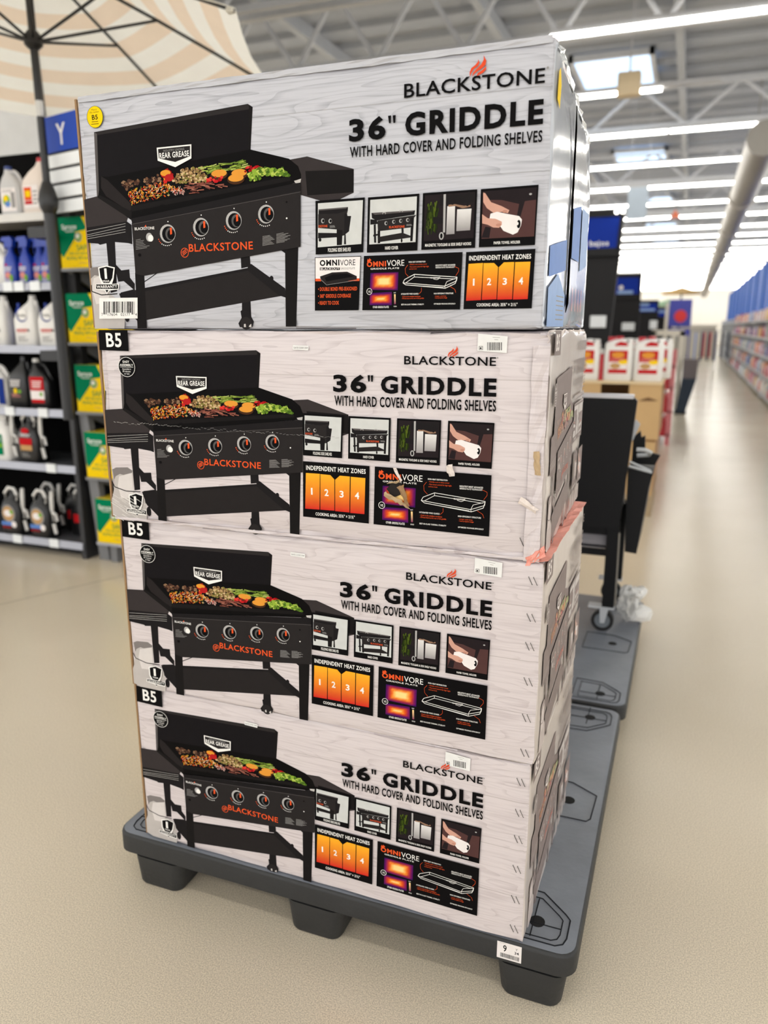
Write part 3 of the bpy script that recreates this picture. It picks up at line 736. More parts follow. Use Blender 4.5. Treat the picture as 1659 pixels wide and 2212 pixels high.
ART_TOP={
'number_sticker':[
('e','ink',51.7,445.8,21.8,21.9),
('e','sticker',51.7,445.8,20.9,21.3),
('t','ink','B5',43.5,440.6,59.2,9.5,'b'),
('t','brown','Match',43.7,458.5,58.0,3.6,'n'),
('t','brown','this number',38.6,453.8,63.8,3.9,'n'),
('l','brown',1.4,[(42.1,436.7),(59.3,436.5)]),
('l','brown',1.4,[(40.3,432.2),(60.6,431.8)])],
'warranty_badge':[
('p','white',[(26.8,136.2),(50.7,139.9),(73.5,135.0),(67.8,110.6),(62.0,99.8),(81.7,100.2),(79.5,87.5),(53.1,85.4),(45.7,77.4),(40.4,85.6),(14.5,88.6),(15.8,100.7),(32.4,100.4),(27.8,115.1)]),
('p','ink',[(29.8,134.0),(50.4,137.4),(69.6,133.0),(64.3,112.5),(54.7,101.8),(38.8,102.1),(31.5,114.3)]),
('p','ink',[(17.6,99.6),(78.7,98.4),(77.7,88.6),(16.5,89.7)]),
('p','ink',[(42.4,87.0),(51.3,86.9),(46.0,80.4)]),
('t','white','1',43.5,111.0,50.0,22.5,'c'),
('t','white','YEAR',36.6,103.8,55.9,4.4,'b'),
('t','white','WARRANTY',18.7,91.1,76.1,6.2,'b')],
'barcode_label':[
('p','white',[(23.0,69.6),(129.4,69.0),(125.4,23.8),(18.6,23.5)]),
('p','ink',[(34.5,61.7),(37.9,61.7),(34.9,33.1),(31.6,33.2)]),
('p','ink',[(40.2,61.7),(42.6,61.6),(39.7,33.1),(37.3,33.1)]),
('p','ink',[(44.0,61.6),(45.4,61.6),(42.9,36.8),(41.5,36.8)]),
('p','ink',[(46.4,61.6),(47.3,61.6),(44.8,36.8),(43.8,36.8)]),
('p','ink',[(48.8,61.6),(52.1,61.5),(49.5,36.8),(46.2,36.8)]),
('p','ink',[(54.4,61.5),(55.4,61.5),(52.8,36.7),(51.9,36.7)]),
('p','ink',[(56.8,61.5),(57.7,61.4),(55.2,36.7),(54.3,36.7)]),
('p','ink',[(60.1,61.4),(63.3,61.4),(60.9,36.7),(57.6,36.7)]),
('p','ink',[(64.3,61.4),(67.6,61.3),(65.1,36.7),(61.8,36.7)]),
('p','ink',[(69.9,61.3),(73.2,61.3),(70.8,36.6),(67.5,36.6)]),
('p','ink',[(74.1,61.3),(75.5,61.2),(73.1,36.6),(71.7,36.6)]),
('p','ink',[(76.5,61.2),(77.4,61.2),(75.0,36.6),(74.0,36.6)]),
('p','ink',[(78.3,61.2),(79.7,61.2),(77.3,36.6),(75.9,36.6)]),
('p','ink',[(82.1,61.2),(83.0,61.2),(80.6,36.6),(79.7,36.6)]),
('p','ink',[(85.3,61.1),(88.6,61.1),(86.2,36.5),(82.9,36.5)]),
('p','ink',[(90.9,61.1),(91.8,61.1),(89.5,36.5),(88.5,36.5)]),
('p','ink',[(93.2,61.0),(94.6,61.0),(92.3,36.5),(90.9,36.5)]),
('p','ink',[(96.9,61.0),(98.3,61.0),(96.0,36.5),(94.6,36.5)]),
('p','ink',[(100.6,61.0),(103.9,60.9),(101.6,36.4),(98.3,36.4)]),
('p','ink',[(104.8,60.9),(107.1,60.9),(104.8,36.4),(102.5,36.4)]),
('p','ink',[(108.0,60.9),(111.2,60.8),(109.0,36.4),(105.7,36.4)]),
('p','ink',[(112.6,60.8),(114.9,60.8),(112.3,32.7),(110.0,32.7)]),
('p','ink',[(115.8,60.8),(117.2,60.8),(114.6,32.7),(113.3,32.7)]),
('p','ink',[(119.5,60.7),(120.4,60.7),(117.9,32.6),(116.9,32.7)]),
('t','ink','7',25.5,30.2,29.8,6.0,'n'),
('t','ink','17604',43.6,30.0,70.1,5.9,'n'),
('t','ink','02177',79.5,29.8,106.0,5.9,'n'),
('t','ink','4',119.9,29.7,124.5,5.9,'n')],
'title_print':[
('t','ink','36',648.0,350.3,723.1,38.9,'w'),
('p','ink',[(727.9,389.3),(734.2,389.4),(733.4,376.2),(729.8,376.2)]),
('p','ink',[(737.1,389.1),(743.3,389.2),(742.3,376.0),(738.6,376.0)]),
('t','ink','GRIDDLE',761.9,351.0,1017.9,40.1,'w'),
('t','ink','WITH HARD COVER AND FOLDING SHELVES',649.6,322.0,1017.9,19.0,'c')],
'logo_print':[
('t','ink','BLACKSTONE',759.6,416.4,1017.9,23.5,'m'),
('p','flame',[(884.2,439.4),(883.4,446.5),(886.2,453.1),(893.7,457.5),(898.1,462.2),(898.6,466.3),(901.1,460.2),(898.3,455.3),(890.8,450.9),(887.0,446.1)]),
('p','flame',[(888.1,439.0),(889.5,445.1),(895.4,450.4),(904.2,457.4),(908.5,464.5),(908.3,471.4),(913.1,462.3),(911.8,455.6),(905.9,451.0),(895.5,445.9),(891.1,442.2)]),
('p','flame',[(896.3,438.9),(898.6,444.2),(906.0,447.6),(913.4,453.7),(913.0,447.5),(907.7,443.2),(901.7,441.1)]),
('e','grey',1021.9,439.6,2.2,2.0)],
'shelf_photo_panel':[
('p','ink',[(574.5,248.2),(680.2,249.0),(676.0,148.4),(572.6,147.1)]),
('p','photo',[(579.7,243.4),(676.2,244.3),(672.3,163.8),(577.5,160.6)]),
('p','body2',[(580.9,232.1),(644.5,233.4),(644.3,227.4),(622.0,222.3),(580.5,223.0)]),
('p','panel',[(579.8,223.0),(622.0,222.3),(644.3,227.4),(640.0,212.2),(636.1,181.3),(619.2,177.7),(619.6,192.8),(579.1,197.3)]),
('p','lidedge',[(580.9,232.1),(644.5,233.4),(640.5,230.7),(580.7,229.7)]),
('p','body2',[(637.0,221.0),(642.3,221.3),(643.5,216.9),(651.1,216.6),(646.2,188.1),(635.4,181.3)]),
('p','leg',[(619.6,192.8),(632.3,190.6),(630.6,163.4),(619.5,163.1)]),
('p','body2',[(578.9,188.2),(619.5,186.1),(619.2,178.2),(578.6,177.5)]),
('e','body2',582.9,174.7,3.1,3.4),
('p','body2',[(636.1,184.9),(638.8,185.2),(639.7,164.2),(635.1,164.4)]),
('l','photo',2.2,[(579.8,194.0),(617.9,191.1)]),
('e','chrome',589.7,210.2,3.7,4.5),
('e','ink',590.7,210.2,2.4,3.0),
('e','chrome',605.9,209.1,3.7,4.5),
('e','ink',606.9,209.3,2.4,3.0),
('t','orange','CKSTONE',579.9,198.1,599.5,4.3,'b'),
('x','grey',604.6,200.7,617.0,196.2),
('t','white','FOLDING SIDE SHELVES',600.0,150.9,649.6,7.1,'c')],
'cover_photo_panel':[
('p','ink',[(686.7,248.5),(791.2,249.6),(788.2,147.9),(683.9,147.2)]),
('p','photo',[(691.5,243.7),(786.5,245.0),(784.5,163.3),(689.0,162.2)]),
('p','body2',[(693.9,220.1),(783.3,220.5),(781.7,212.5),(704.3,205.4),(694.7,210.6)]),
('p','lidedge',[(693.9,220.1),(783.3,220.5),(777.1,218.1),(701.3,216.2)]),
('p','panel',[(706.2,205.4),(785.7,212.1),(780.0,205.9),(773.8,189.9),(707.2,185.7)]),
('p','body2',[(691.5,208.7),(704.9,206.8),(707.4,199.3),(691.3,198.5)]),
('p','body2',[(698.4,198.6),(702.9,199.0),(703.7,164.8),(699.2,165.1)]),
('p','leg',[(706.5,186.6),(712.0,187.0),(712.0,163.8),(706.8,163.7)]),
('p','leg',[(775.1,207.7),(781.1,207.2),(778.5,165.0),(773.6,165.2)]),
('p','body2',[(755.6,188.9),(760.0,189.2),(760.5,180.9),(756.1,180.6)]),
('p','shelf',[(707.0,175.3),(758.0,181.3),(774.2,175.0),(773.6,171.7),(712.0,166.0)]),
('p','body2',[(697.5,180.0),(707.1,181.3),(707.1,178.2),(697.3,176.4)]),
('e','body2',756.3,166.9,1.9,3.6),
('e','chrome',724.0,199.8,3.1,3.6),
('e','ink',725.0,199.8,1.9,2.4),
('e','chrome',739.9,201.8,3.1,3.5),
('e','ink',740.8,201.8,1.9,2.4),
('e','chrome',754.1,202.7,3.1,3.5),
('e','ink',755.0,202.8,1.9,2.4),
('e','chrome',768.2,203.7,3.1,3.5),
('e','ink',769.1,203.7,1.9,2.4),
('l','chrome',1.0,[(717.2,216.6),(717.3,219.5),(723.0,219.6),(723.0,216.3)]),
('l','chrome',1.0,[(752.1,218.8),(752.1,221.8),(757.7,221.9),(757.7,218.6)]),
('t','orange','BLACKSTONE',730.5,190.3,762.2,4.2,'b'),
('x','grey',765.9,196.1,777.5,192.8),
('t','white','HARD COVER',722.1,151.3,749.2,6.0,'c')],
'toolbar_photo_panel':[
('p','ink',[(798.2,249.9),(902.9,250.8),(901.6,149.0),(796.2,148.6)]),
('p','photodark',[(802.3,245.8),(899.2,246.4),(898.2,166.5),(800.7,164.1)]),
('f','leaf',40,46,'v',[(805.0,220.8),(829.2,221.6),(825.1,187.4),(805.4,189.0)]),
('p','body2',[(831.9,243.7),(897.8,244.4),(896.6,228.9),(832.1,225.7)]),
('p','body2',[(818.8,207.2),(838.6,204.1),(838.8,194.0),(819.5,194.3)]),
('p','chrome',[(838.9,245.4),(843.4,245.7),(842.9,178.5),(839.0,178.2)]),
('e','chrome',835.8,172.3,4.8,6.9),
('e','ink',835.8,172.3,2.5,4.6),
('g','silver','silver2',[(846.5,224.3),(861.5,224.6),(861.3,174.9),(845.2,174.4)]),
('g','silver','silver2',[(865.6,217.9),(893.1,217.9),(891.2,180.3),(864.8,179.7)]),
('p','copper',[(848.8,226.7),(860.8,227.4),(879.0,223.5),(890.8,224.3),(890.9,221.4),(876.1,219.2),(862.4,224.0),(848.9,223.2)]),
('l','body2',4,[(857.6,245.8),(856.3,226.5)]),
('l','body2',4,[(887.9,247.5),(885.0,222.5)]),
('t','white','MAGNETIC TOOLBAR & SIDE SHELF HOOKS',803.9,153.9,894.0,5.2,'c')],
'towel_photo_panel':[
('p','ink',[(909.7,250.5),(1015.0,252.0),(1013.1,150.0),(908.8,149.5)]),
('p','maroon',[(914.2,246.6),(1012.1,247.7),(1010.7,164.8),(913.3,164.2)]),
('p','photodark',[(914.2,246.6),(1012.1,247.7),(1011.9,227.0),(992.6,225.7),(982.8,220.9),(949.2,229.8),(925.9,231.1)]),
('p','photodark',[(982.5,229.2),(992.4,228.5),(982.5,192.8),(976.7,192.4)]),
('p','photodark',[(920.1,185.4),(930.5,183.2),(928.1,165.3),(913.3,166.2)]),
('p','skin',[(914.2,244.3),(918.1,243.2),(929.5,227.1),(949.7,219.2),(963.8,211.7),(961.2,206.7),(950.1,209.6),(935.5,207.8),(921.9,217.3),(914.8,228.1)]),
('p','white2',[(929.1,207.3),(941.2,210.1),(956.0,206.4),(982.1,200.7),(987.6,194.6),(986.3,184.7),(980.5,172.9),(971.9,169.2),(954.2,176.6),(945.0,188.7),(927.6,199.6)]),
('p','skin',[(913.5,207.1),(924.1,199.8),(938.8,198.1),(950.6,192.7),(950.8,187.6),(945.8,182.2),(934.9,183.1),(924.4,188.5),(914.0,191.1)]),
('e','skin2',955.8,210.1,4.6,2.6),
('e','skin2',945.0,187.2,5.2,2.6),
('e','ink',981.9,187.1,3.5,7.3),
('e','white2',979.3,188.0,2.3,2.8),
('e','chrome',1001.2,237.0,2.6,1.7),
('t','white','PAPER TOWEL HOLDER',936.9,153.7,985.9,4.8,'c')],
'heat_zone_panel':[
('p','ink',[(884.7,141.8),(1014.3,143.4),(1012.1,38.9),(882.1,38.3)]),
('g','heat0','heat1',[(890.0,120.5),(917.7,121.4),(915.6,54.8),(886.7,53.6)]),
('g','heat0','heat1',[(918.9,121.0),(938.6,120.9),(946.4,113.5),(945.3,55.8),(917.4,54.9)]),
('g','heat0','heat1',[(947.9,113.1),(957.2,121.4),(976.4,121.5),(974.8,55.4),(946.8,55.2)]),
('g','heat0','heat1',[(978.2,121.2),(1006.2,121.3),(1003.9,55.5),(976.5,54.9)]),
('t','white','1',899.3,81.1,902.4,12.7,'c'),
('t','white','2',926.4,81.4,934.2,12.6,'c'),
('t','white','3',956.0,81.6,964.0,12.1,'c'),
('t','white','4',985.8,81.5,994.1,12.7,'c'),
('t','white','INDEPENDENT HEAT ZONES',890.7,126.4,1007.0,8.4,'c'),
('t','white','COOKING AREA: 35¾" × 21½"',907.6,43.1,985.1,5.7,'c')],
'plate_diagram_panel':[
('p','ink',[(677.5,141.2),(877.8,142.2),(875.3,37.8),(673.4,37.9)]),
('t','orange','OMNI',683.6,120.3,724.1,10.0,'w'),
('t','white','VORE',726.0,120.8,761.8,10.8,'n'),
('p','orange',[(684.3,130.2),(685.7,135.7),(687.6,133.2),(689.4,136.5),(693.5,132.8),(686.5,128.3)]),
('t','white','GRIDDLE PLATE',691.4,115.0,751.3,2.9,'b'),
('h',1,[(691.3,108.6),(750.0,109.1),(748.7,75.1),(689.6,76.7)]),
('h',2,[(690.2,70.4),(736.3,72.4),(736.1,47.0),(689.3,47.6)]),
('g','heatw','heatp',[(741.0,67.7),(744.3,67.8),(744.7,49.0),(741.3,48.6)]),
('t','white','HOT',740.3,69.5,744.8,2.0,'c'),
('t','white','COLD',740.1,43.6,746.5,2.2,'c'),
('e','white',688.8,73.7,6.0,6.3),
('e','ink',688.8,73.7,5.0,5.4),
('t','white','VS',686.0,71.1,691.6,4.3,'b'),
('t','white','OTHER GRIDDLE PLATES',696.0,41.7,730.0,3.9,'c'),
('l','white',1.2,[(759.4,88.8),(762.8,94.9),(782.6,104.2),(868.2,97.2),(867.2,90.3),(844.1,81.1),(759.4,88.8)]),
('l','white',1.0,[(764.9,88.5),(782.6,99.4),(864.0,93.8)]),
('l','white',1.0,[(782.6,104.2),(782.6,99.4)]),
('l','white',1.2,[(759.4,88.8),(765.0,85.0),(845.2,77.3),(865.1,85.8),(868.1,96.8)]),
('l','white',0.9,[(844.1,81.1),(845.2,77.3)]),
('l','white',0.9,[(771.6,84.3),(842.0,78.7)]),
('l','white',0.9,[(844.1,81.1),(848.2,89.4),(867.1,95.6)]),
('l','white',0.8,[(821.2,94.8),(828.0,93.3),(832.3,95.0)]),
('t','white','BLACKSTONE',815.7,95.7,834.8,2.6,'b'),
('l','orange',0.6,[(769.0,121.7),(764.0,115.2),(764.6,106.4),(770.5,100.5)]),
('l','orange',0.6,[(862.6,116.6),(871.0,113.1),(871.1,107.7),(865.6,99.8)]),
('l','orange',0.6,[(792.5,67.4),(797.5,72.4),(797.4,79.0)]),
('l','orange',0.6,[(866.4,68.7),(864.2,75.0),(854.7,80.4)]),
('t','white','EVEN HEAT DISTRIBUTION',771.2,125.8,804.7,2.6,'c'),
('t','orange','- Reliably cook in every corner',772.1,121.6,808.1,2.2,'n'),
('t','orange','- Fine tuned control for high highs',772.1,117.0,811.9,2.4,'n'),
('t','orange','and low lows',772.1,113.2,787.4,2.2,'n'),
('t','white',"INDUSTRY'S MOST ADVANCED",825.3,117.9,864.1,3.0,'c'),
('t','white','GRIDDLE PLATE TECHNOLOGY',825.3,114.3,863.3,2.6,'c'),
('t','white','INTEGRATED WIND GUARDS',756.0,66.6,791.3,2.7,'c'),
('t','orange','- Cook in the windiest conditions',756.9,61.8,795.7,2.7,'n'),
('t','orange','- Directs heat to the rear of the griddle',756.8,58.3,802.7,2.5,'n'),
('t','white','BEST-IN-CLASS THERMAL STABILITY',756.3,46.7,802.8,2.7,'c'),
('t','white','HIGH EFFICIENCY STRUCTURE',822.8,66.5,861.4,2.7,'c'),
('t','orange','- Longer cook times',824.0,62.0,847.5,2.2,'n'),
('t','orange','- Less propane usage',824.0,58.7,849.2,2.4,'n'),
('t','white','OPTIMIZED PROPANE EFFICIENCY',823.0,47.4,866.3,2.4,'c')],
'blackout_panel':[
('p','ink',[(570.6,141.5),(671.1,141.6),(665.5,38.2),(568.3,37.9)]),
('p','white2',[(571.8,140.4),(669.9,140.2),(667.6,95.6),(570.9,97.6)]),
('p','orange',[(570.9,100.5),(667.6,99.1),(667.6,94.2),(570.8,95.5)]),
('t','ink','OMNI',581.4,124.7,624.6,11.3,'w'),
('t','ink','VORE',626.2,124.3,659.1,10.9,'n'),
('p','ink',[(581.2,116.4),(625.3,116.0),(625.4,121.2),(581.3,121.7)]),
('t','white2','BLACKOUT',582.9,116.9,624.5,3.9,'b'),
('t','grey','GRIDDLE PLATE',626.9,116.7,658.2,3.9,'c'),
('p','plate2',[(581.4,104.6),(608.2,111.8),(641.4,112.4),(662.1,103.5),(662.0,97.1),(595.5,88.5),(583.3,95.9)]),
('p','ink',[(591.6,101.8),(610.2,108.2),(640.5,108.9),(655.7,102.9),(595.6,94.6)]),
('l','grey',0.7,[(581.3,100.3),(595.5,87.8),(662.0,95.7)]),
('t','orange','• DOUBLE BOND PRE-SEASONED',576.6,76.3,662.2,7.2,'c'),
('t','orange','• 360° GRIDDLE COVERAGE',576.3,62.8,648.8,7.2,'c'),
('t','orange','• READY TO COOK',576.0,49.2,622.7,7.3,'c')],
}
PICTURE_SHIFT=[[1.084, 0.0066, -22.1196], [0.0114, 1.0718, -1.0855]]

# ================================================================== THE SETTING
floor = MB().add([(-40,-15,0),(30,-15,0),(30,95,0),(-40,95,0)], [(0,1,2,3)]).build('floor', concrete())
tag(floor, 'polished tan concrete store floor with soft light reflections', kind='structure')
joint = mat('saw_joint', (112,100,84), .6)
MB().add([(-4.35,1.0,.0006),(-4.344,.998,.0006),(-2.99,4.02,.0006),(-2.996,4.022,.0006)], [(0,1,2,3)]).build('control_joint', joint, floor)

deckm = mat('roof_deck', (172,177,186), .7, var=.05)
m = MB(); n = 0
x = -32.0
pts = []
deck = MB()
y = -14.0
prof = []
while y < 92:
    prof += [(y, 6.02), (y+.35, 6.02), (y+.4, 6.1), (y+.75, 6.1)]; y += .8
vs = [(-34, a, b) for a, b in prof] + [(24, a, b) for a, b in prof]; k = len(prof)
deck.add(vs, [(i, i+1, k+i+1, k+i) for i in range(k-1)])
ceiling = deck.build('ceiling', deckm); tag(ceiling, 'corrugated grey steel roof deck high above the aisles', kind='structure')

wf = MB().box(-34, 82, 0, 24, 82.3, 6.1).build('wall_far', mat('far_wall', (246,244,238), .8)); tag(wf, 'pale far wall at the end of the aisle', kind='structure')
bluem = mat('blue_wall', (0,92,196), .6, spec=.2); bluer = mat('blue_rib', (60,118,204), .6, spec=.2)
wr = MB().box(2.3, 19, 0, 2.5, 62, 3.7).build('wall_right', bluem); tag(wr, 'tall bright blue wall panels along the right-hand aisle', kind='structure')
for i in range(11):
    MB().box(2.24, 20 + i*3.8, 1.6, 2.3, 20.5 + i*3.8, 3.7).build('wall_rib', bluer, wr)

# ---- strip lights: continuous rows across the hall, repeated down the aisle
tubem = emit('lamp_tube', (255,250,240), LAMP_STRENGTH); housem = mat('lamp_housing', (196,197,200), .5)
ROWS = [-11.8, -8.9, -6.0, -3.1, -.2, 2.4, 5.3, 8.58, 10.55, 13.25, 16.0, 19.0, 22.0, 25.0, 28.0, 31.1, 34.1, 37.2, 40.3, 43.4, 46.5, 49.6, 52.7, 55.8, 58.9, 62.0, 65.1, 68.2, 71.3, 74.4, 76.5, 78.5, 80.5]  # the closer-set last rows are added to brighten the far wall
for i, y in enumerate(ROWS):
    lamp = thing('strip_light', 'white ceiling strip-light row, %s from the near end' % ORD[i], 'light', (0, y, 4.9), group='ceiling strip-light rows')
    x0, x1 = -27.5, 14.0
    if y == 8.58: x1 = -3.72
    if y == 10.55: x0 = -1.9
    if y == 13.25: x1 = .1
    MB().box(x0, -.035, .05, x1, .035, .12).build('housing', housem, lamp)
    L = 2.44; x = x0
    proto = None
    while x + L <= x1 + .01:
        if proto is None:
            proto = MB().prism([(-.042, .05), (-.034, .012), (0, .0), (.034, .012), (.042, .05)], L - .05, 'x', 0.0).build('tube', tubem, lamp)
            proto.location = (x, 0, 0)
        else:
            c = proto.copy(); COL.objects.link(c); c.parent = lamp; c.location = (x, 0, 0)
        x += L
    for xx in (x0 + 1, x0 + 3, x0 + 5.5): MB().cyl((xx, 0, .12), (xx, 0, 1.15), .006, 6).build('hanger', housem, lamp)

# ---- roof trusses
trm = mat('truss_paint', (200,202,206), .55)
def truss(y, z0, z1, x0, x1, step, label):
    t = thing('roof_truss', label, 'truss', (0, y, 0), group='roof trusses')
    MB().box(x0, -.05, z0, x1, .05, z0+.11).build('bottom_chord', trm, t)
    MB().box(x0, -.05, z1-.11, x1, .05, z1).build('top_chord', trm, t)
    x = x0; up = True; mesh = None
    while x < x1:
        a, b = ((x, 0, z0+.05), (x+step, 0, z1-.05)) if up else ((x, 0, z1-.05), (x+step, 0, z0+.05))
        key = 'u' if up else 'd'
        if mesh is None: mesh = {}
        if key not in mesh:
            mesh[key] = MB().tube([(0,0,a[2]), (step,0,b[2])], .035, 6).build('web_bar', trm, t); mesh[key].location = (x, 0, 0)
        else:
            c = mesh[key].copy(); COL.objects.link(c); c.parent = t; c.location = (x, 0, 0)
        x += step; up = not up
    return t
for i, y in enumerate((8.9, 10.9, 16.9, 22.9, 28.9, 34.9)):
    truss(y, 4.98 if i < 2 else 5.15, 5.98, -13, 4.6, .62 if i < 2 else .9, 'pale steel roof truss, %s from the near end' % ORD[i])
pur = mat('purlin_paint', (180,184,190), .6)
for i, x in enumerate((-9.0, -6.0, -3.2, -.6, 2.6)):
    o = MB().box(x, 4, 5.82, x+.12, 90, 6.02).build('roof_beam', pur)
    tag(o, 'long pale roof beam running down the store, %s from the left' % ORD[i], 'beam', 'roof beams')

# ---- skylights
skm = emit('skylight_glow', (196,224,255), SKYLIGHT_STRENGTH)
for i, y in enumerate((14.9, 22.6, 30.4, 38.0, 46.0, 54.0)):
    s = thing('skylight', 'bright skylight panel in the roof, %s down the aisle' % ORD[i], 'skylight', (-1.65, y, 5.92), group='roof skylights')
    MB().box(-.62, .0, .0, .62, 1.7, .03).build('pane', skm, s)
    fr = MB()
    for a in ((-.7,-.08,-.02,-.62,1.78,.08), (.62,-.08,-.02,.7,1.78,.08), (-.7,-.08,-.02,.7,0,.08), (-.7,1.7,-.02,.7,1.78,.08)): fr.box(*a)
    fr.build('frame', trm, s)

# ---- round air duct
ductm = mat('duct_metal', (150,146,140), .45, metal=.3)
d = thing('air_duct', 'large round grey air duct running the length of the ceiling', 'duct', (.84, 0, 4.42))
for i in range(11):
    o = MB().cyl((0, 14.6 + i*6, 0), (0, 20.5 + i*6, 0), .27, 24).build('duct_section', ductm, d, smooth=True)
    MB().cyl((0, 20.48 + i*6, 0), (0, 20.62 + i*6, 0), .30, 24).build('collar', mat('duct_collar', (196,190,180), .5), d)
    MB().cyl((0, 17.2 + i*6, .26), (0, 17.2 + i*6, 1.58), .012, 6).build('hanger', ductm, d)
o = thing('hanging_sensor', 'small beige box hanging below the first skylight', 'sensor', (-1.12, 12.6, 4.86))
MB().bbox(-.16, -.1, -.16, .16, .1, .16, .03).build('case', mat('sensor_case', (216,196,160), .5), o)
MB().cyl((0,0,.15), (0,0,1.1), .015, 6).build('stem', housem, o)

# ================================================================== PALLETS
palm = mat('pallet_sheen_dust', (112,117,126), .45, var=.38, scale=7, bump=.25, bump_scale=45)  # deck top colour lightened for grazing reflection and dust
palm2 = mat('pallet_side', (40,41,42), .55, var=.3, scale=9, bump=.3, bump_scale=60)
holem = mat('pallet_hole', (8,8,9), .9)
PW, PD, PH = 1.247, 1.215, .147
def rrect(x0, y0, x1, y1, r, n=5):
    pts = []
    for cx, cy, a in ((x1-r, y1-r, 0), (x0+r, y1-r, 90), (x0+r, y0+r, 180), (x1-r, y0+r, 270)):
        for k in range(n+1):
            t = math.radians(a + 90*k/n); pts.append((cx + r*math.cos(t), cy + r*math.sin(t)))
    return pts
def stack_rings(rings):
    """rings: list of (points2d, z) all with the same count -> closed lofted solid"""
    mb = MB(); n = len(rings[0][0]); vs = [(p[0], p[1], z) for pts, z in rings for p in pts]; fs = []
    for i in range(len(rings)-1):
        for j in range(n): fs.append((i*n+j, i*n+(j+1) % n, (i+1)*n+(j+1) % n, (i+1)*n+j))
    fs += [tuple(range(n-1, -1, -1)), tuple(range((len(rings)-1)*n, len(rings)*n))]
    return mb.add(vs, fs)
def make_pallet(label, loc):
    t = thing('plastic_pallet', label, 'pallet', loc, group='black plastic pallets end to end')
    R = lambda g, r: rrect(g, g, PW-g, PD-g, r)
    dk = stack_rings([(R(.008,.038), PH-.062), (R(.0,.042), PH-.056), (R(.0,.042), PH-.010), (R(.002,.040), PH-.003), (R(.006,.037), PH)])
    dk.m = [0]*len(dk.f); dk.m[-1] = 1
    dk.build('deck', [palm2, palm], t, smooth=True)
    # skirt ribs under the lip
    for y in (.03, PD-.05): MB().box(.16, y, PH-.085, PW-.16, y+.02, PH-.06).build('lip_rib', palm2, t)
    foot = None
    for i in range(3):
        for j in range(3):
            w, h = .16, .17
            x = (.05, PW/2 - w/2 - .02, PW - .018 - w)[i]; y = (.0, PD/2 - h/2, PD - h)[j]
            if foot is None:
                foot = stack_rings([(rrect(.014,.006,w-.014,h-.006,.026), 0), (rrect(.010,.002,w-.010,h-.002,.03), .007), (rrect(0,0,w,h,.03), PH-.061)]).build('foot', palm2, t, smooth=True); f = foot
            else:
                f = foot.copy(); COL.objects.link(f); f.parent = t
            f.location = (x, y, 0)
    # moulded nesting cups on the deck: ridge outlines and drain holes
    zt = PH + .0005
    for i in range(3):
        for j in range(3):
            cx = (.10, PW/2, PW-.10)[i]; cy = (.085, .595, PD-.09)[j]
            sx = -1 if i == 0 else 1; sy = -1 if j == 2 else 1
            if j == 1: out = [(-.12,-.085), (.06,-.085), (.07,-.07), (.075,.05), (.0,.095), (-.12,.10)]
            else: out = [(-.10,-.06), (.05,-.06), (.066,-.05), (.072,-.03), (.072,.03), (.06,.045), (.0,.10), (-.10,.105)]
            cup = MB().tube([(cx + sx*a, cy + sy*q, zt) for a, q in out], .0017, 5, closed=True)
            if j != 1:
                cup.tube([(cx + sx*a*.78, cy + sy*q*.78, zt) for a, q in out], .0014, 5, closed=True)
                cup.tube([(cx-.075, cy-.006, zt), (cx+.055, cy-.006, zt)], .0014, 5); cup.tube([(cx-.008, cy-.05, zt), (cx-.008, cy+.075, zt)], .0014, 5)
            c = cup.build('nesting_cup', mat('groove_shade', (34,36,40), .7, spec=.1), t)  # dark outline colour imitates shade in the moulded grooves
            MB().cyl((cx, cy, zt-.001), (cx, cy, zt+.0006), .018, 16).build('drain_hole', holem, c)
    return t
pallet1 = make_pallet('black plastic pallet under the stack of griddle cartons', (-1.366, 1.474, 0))
pallet2 = make_pallet('grey-black plastic pallet under the assembled black griddle', (-1.352, 2.715, 0))
pp = Print()
pp.face([(0,0),(56,0),(56,44),(0,44)], 'white2')
pp.text('ink', '9', 14, 20, 22, 17, 'b'); pp.text('ink', 'Y', 42, 30, 47, 6); pp.text('ink', '34', 40, 20, 50, 7, 'b'); pp.line('grey', .7, [(6,41),(20,41)])
x = 8
rb = random.Random(3)
while x < 50:
    w = rb.choice((.6, .9, 1.3)); pp.face([(x,4),(x+w,4),(x+w,15),(x,15)], 'ink'); x += w + rb.choice((.6, .9))
lab = pp.build('barcode_label', pallet1); lab.location = (1.072, .0, .098); tag(lab, 'white barcode label reading 9 Y 34')

# ================================================================== GRIDDLE CARTONS
CL, CD = 1.036, .60
wood_warm = printed_wood('carton_wood_warm', (214,205,206), (188,177,179))
wood_cool_shaded = printed_wood('carton_wood_cool_shaded', (191,192,199), (154,155,163), plank=.137)  # cool tone, also darkened in colour for dimmer light on the top carton
top_red = mat('carton_top_red', (226,96,74), .55, var=.12, bump=.2)
kraft = mat('kraft_board', (150,118,82), .8, var=.2, scale=40)
kraft_light = mat('kraft_torn', (186,160,124), .85, var=.25, scale=60, bump=.6, bump_scale=120)
side_gloss = mat('carton_side_gloss', (206,196,190), .22, var=.06, bump=.12, bump_scale=22, spec=.6)
side_film = mat('carton_side_film', (196,202,212), .13, var=.10, scale=5, bump=.14, bump_scale=16, spec=.9, coat=.6)
paper_edge = mat('crumpled_paper', (226,214,206), .5, var=.12, scale=30, bump=.6, bump_scale=70)
steel = mat('staple_steel', (96,92,88), .4, metal=.6)

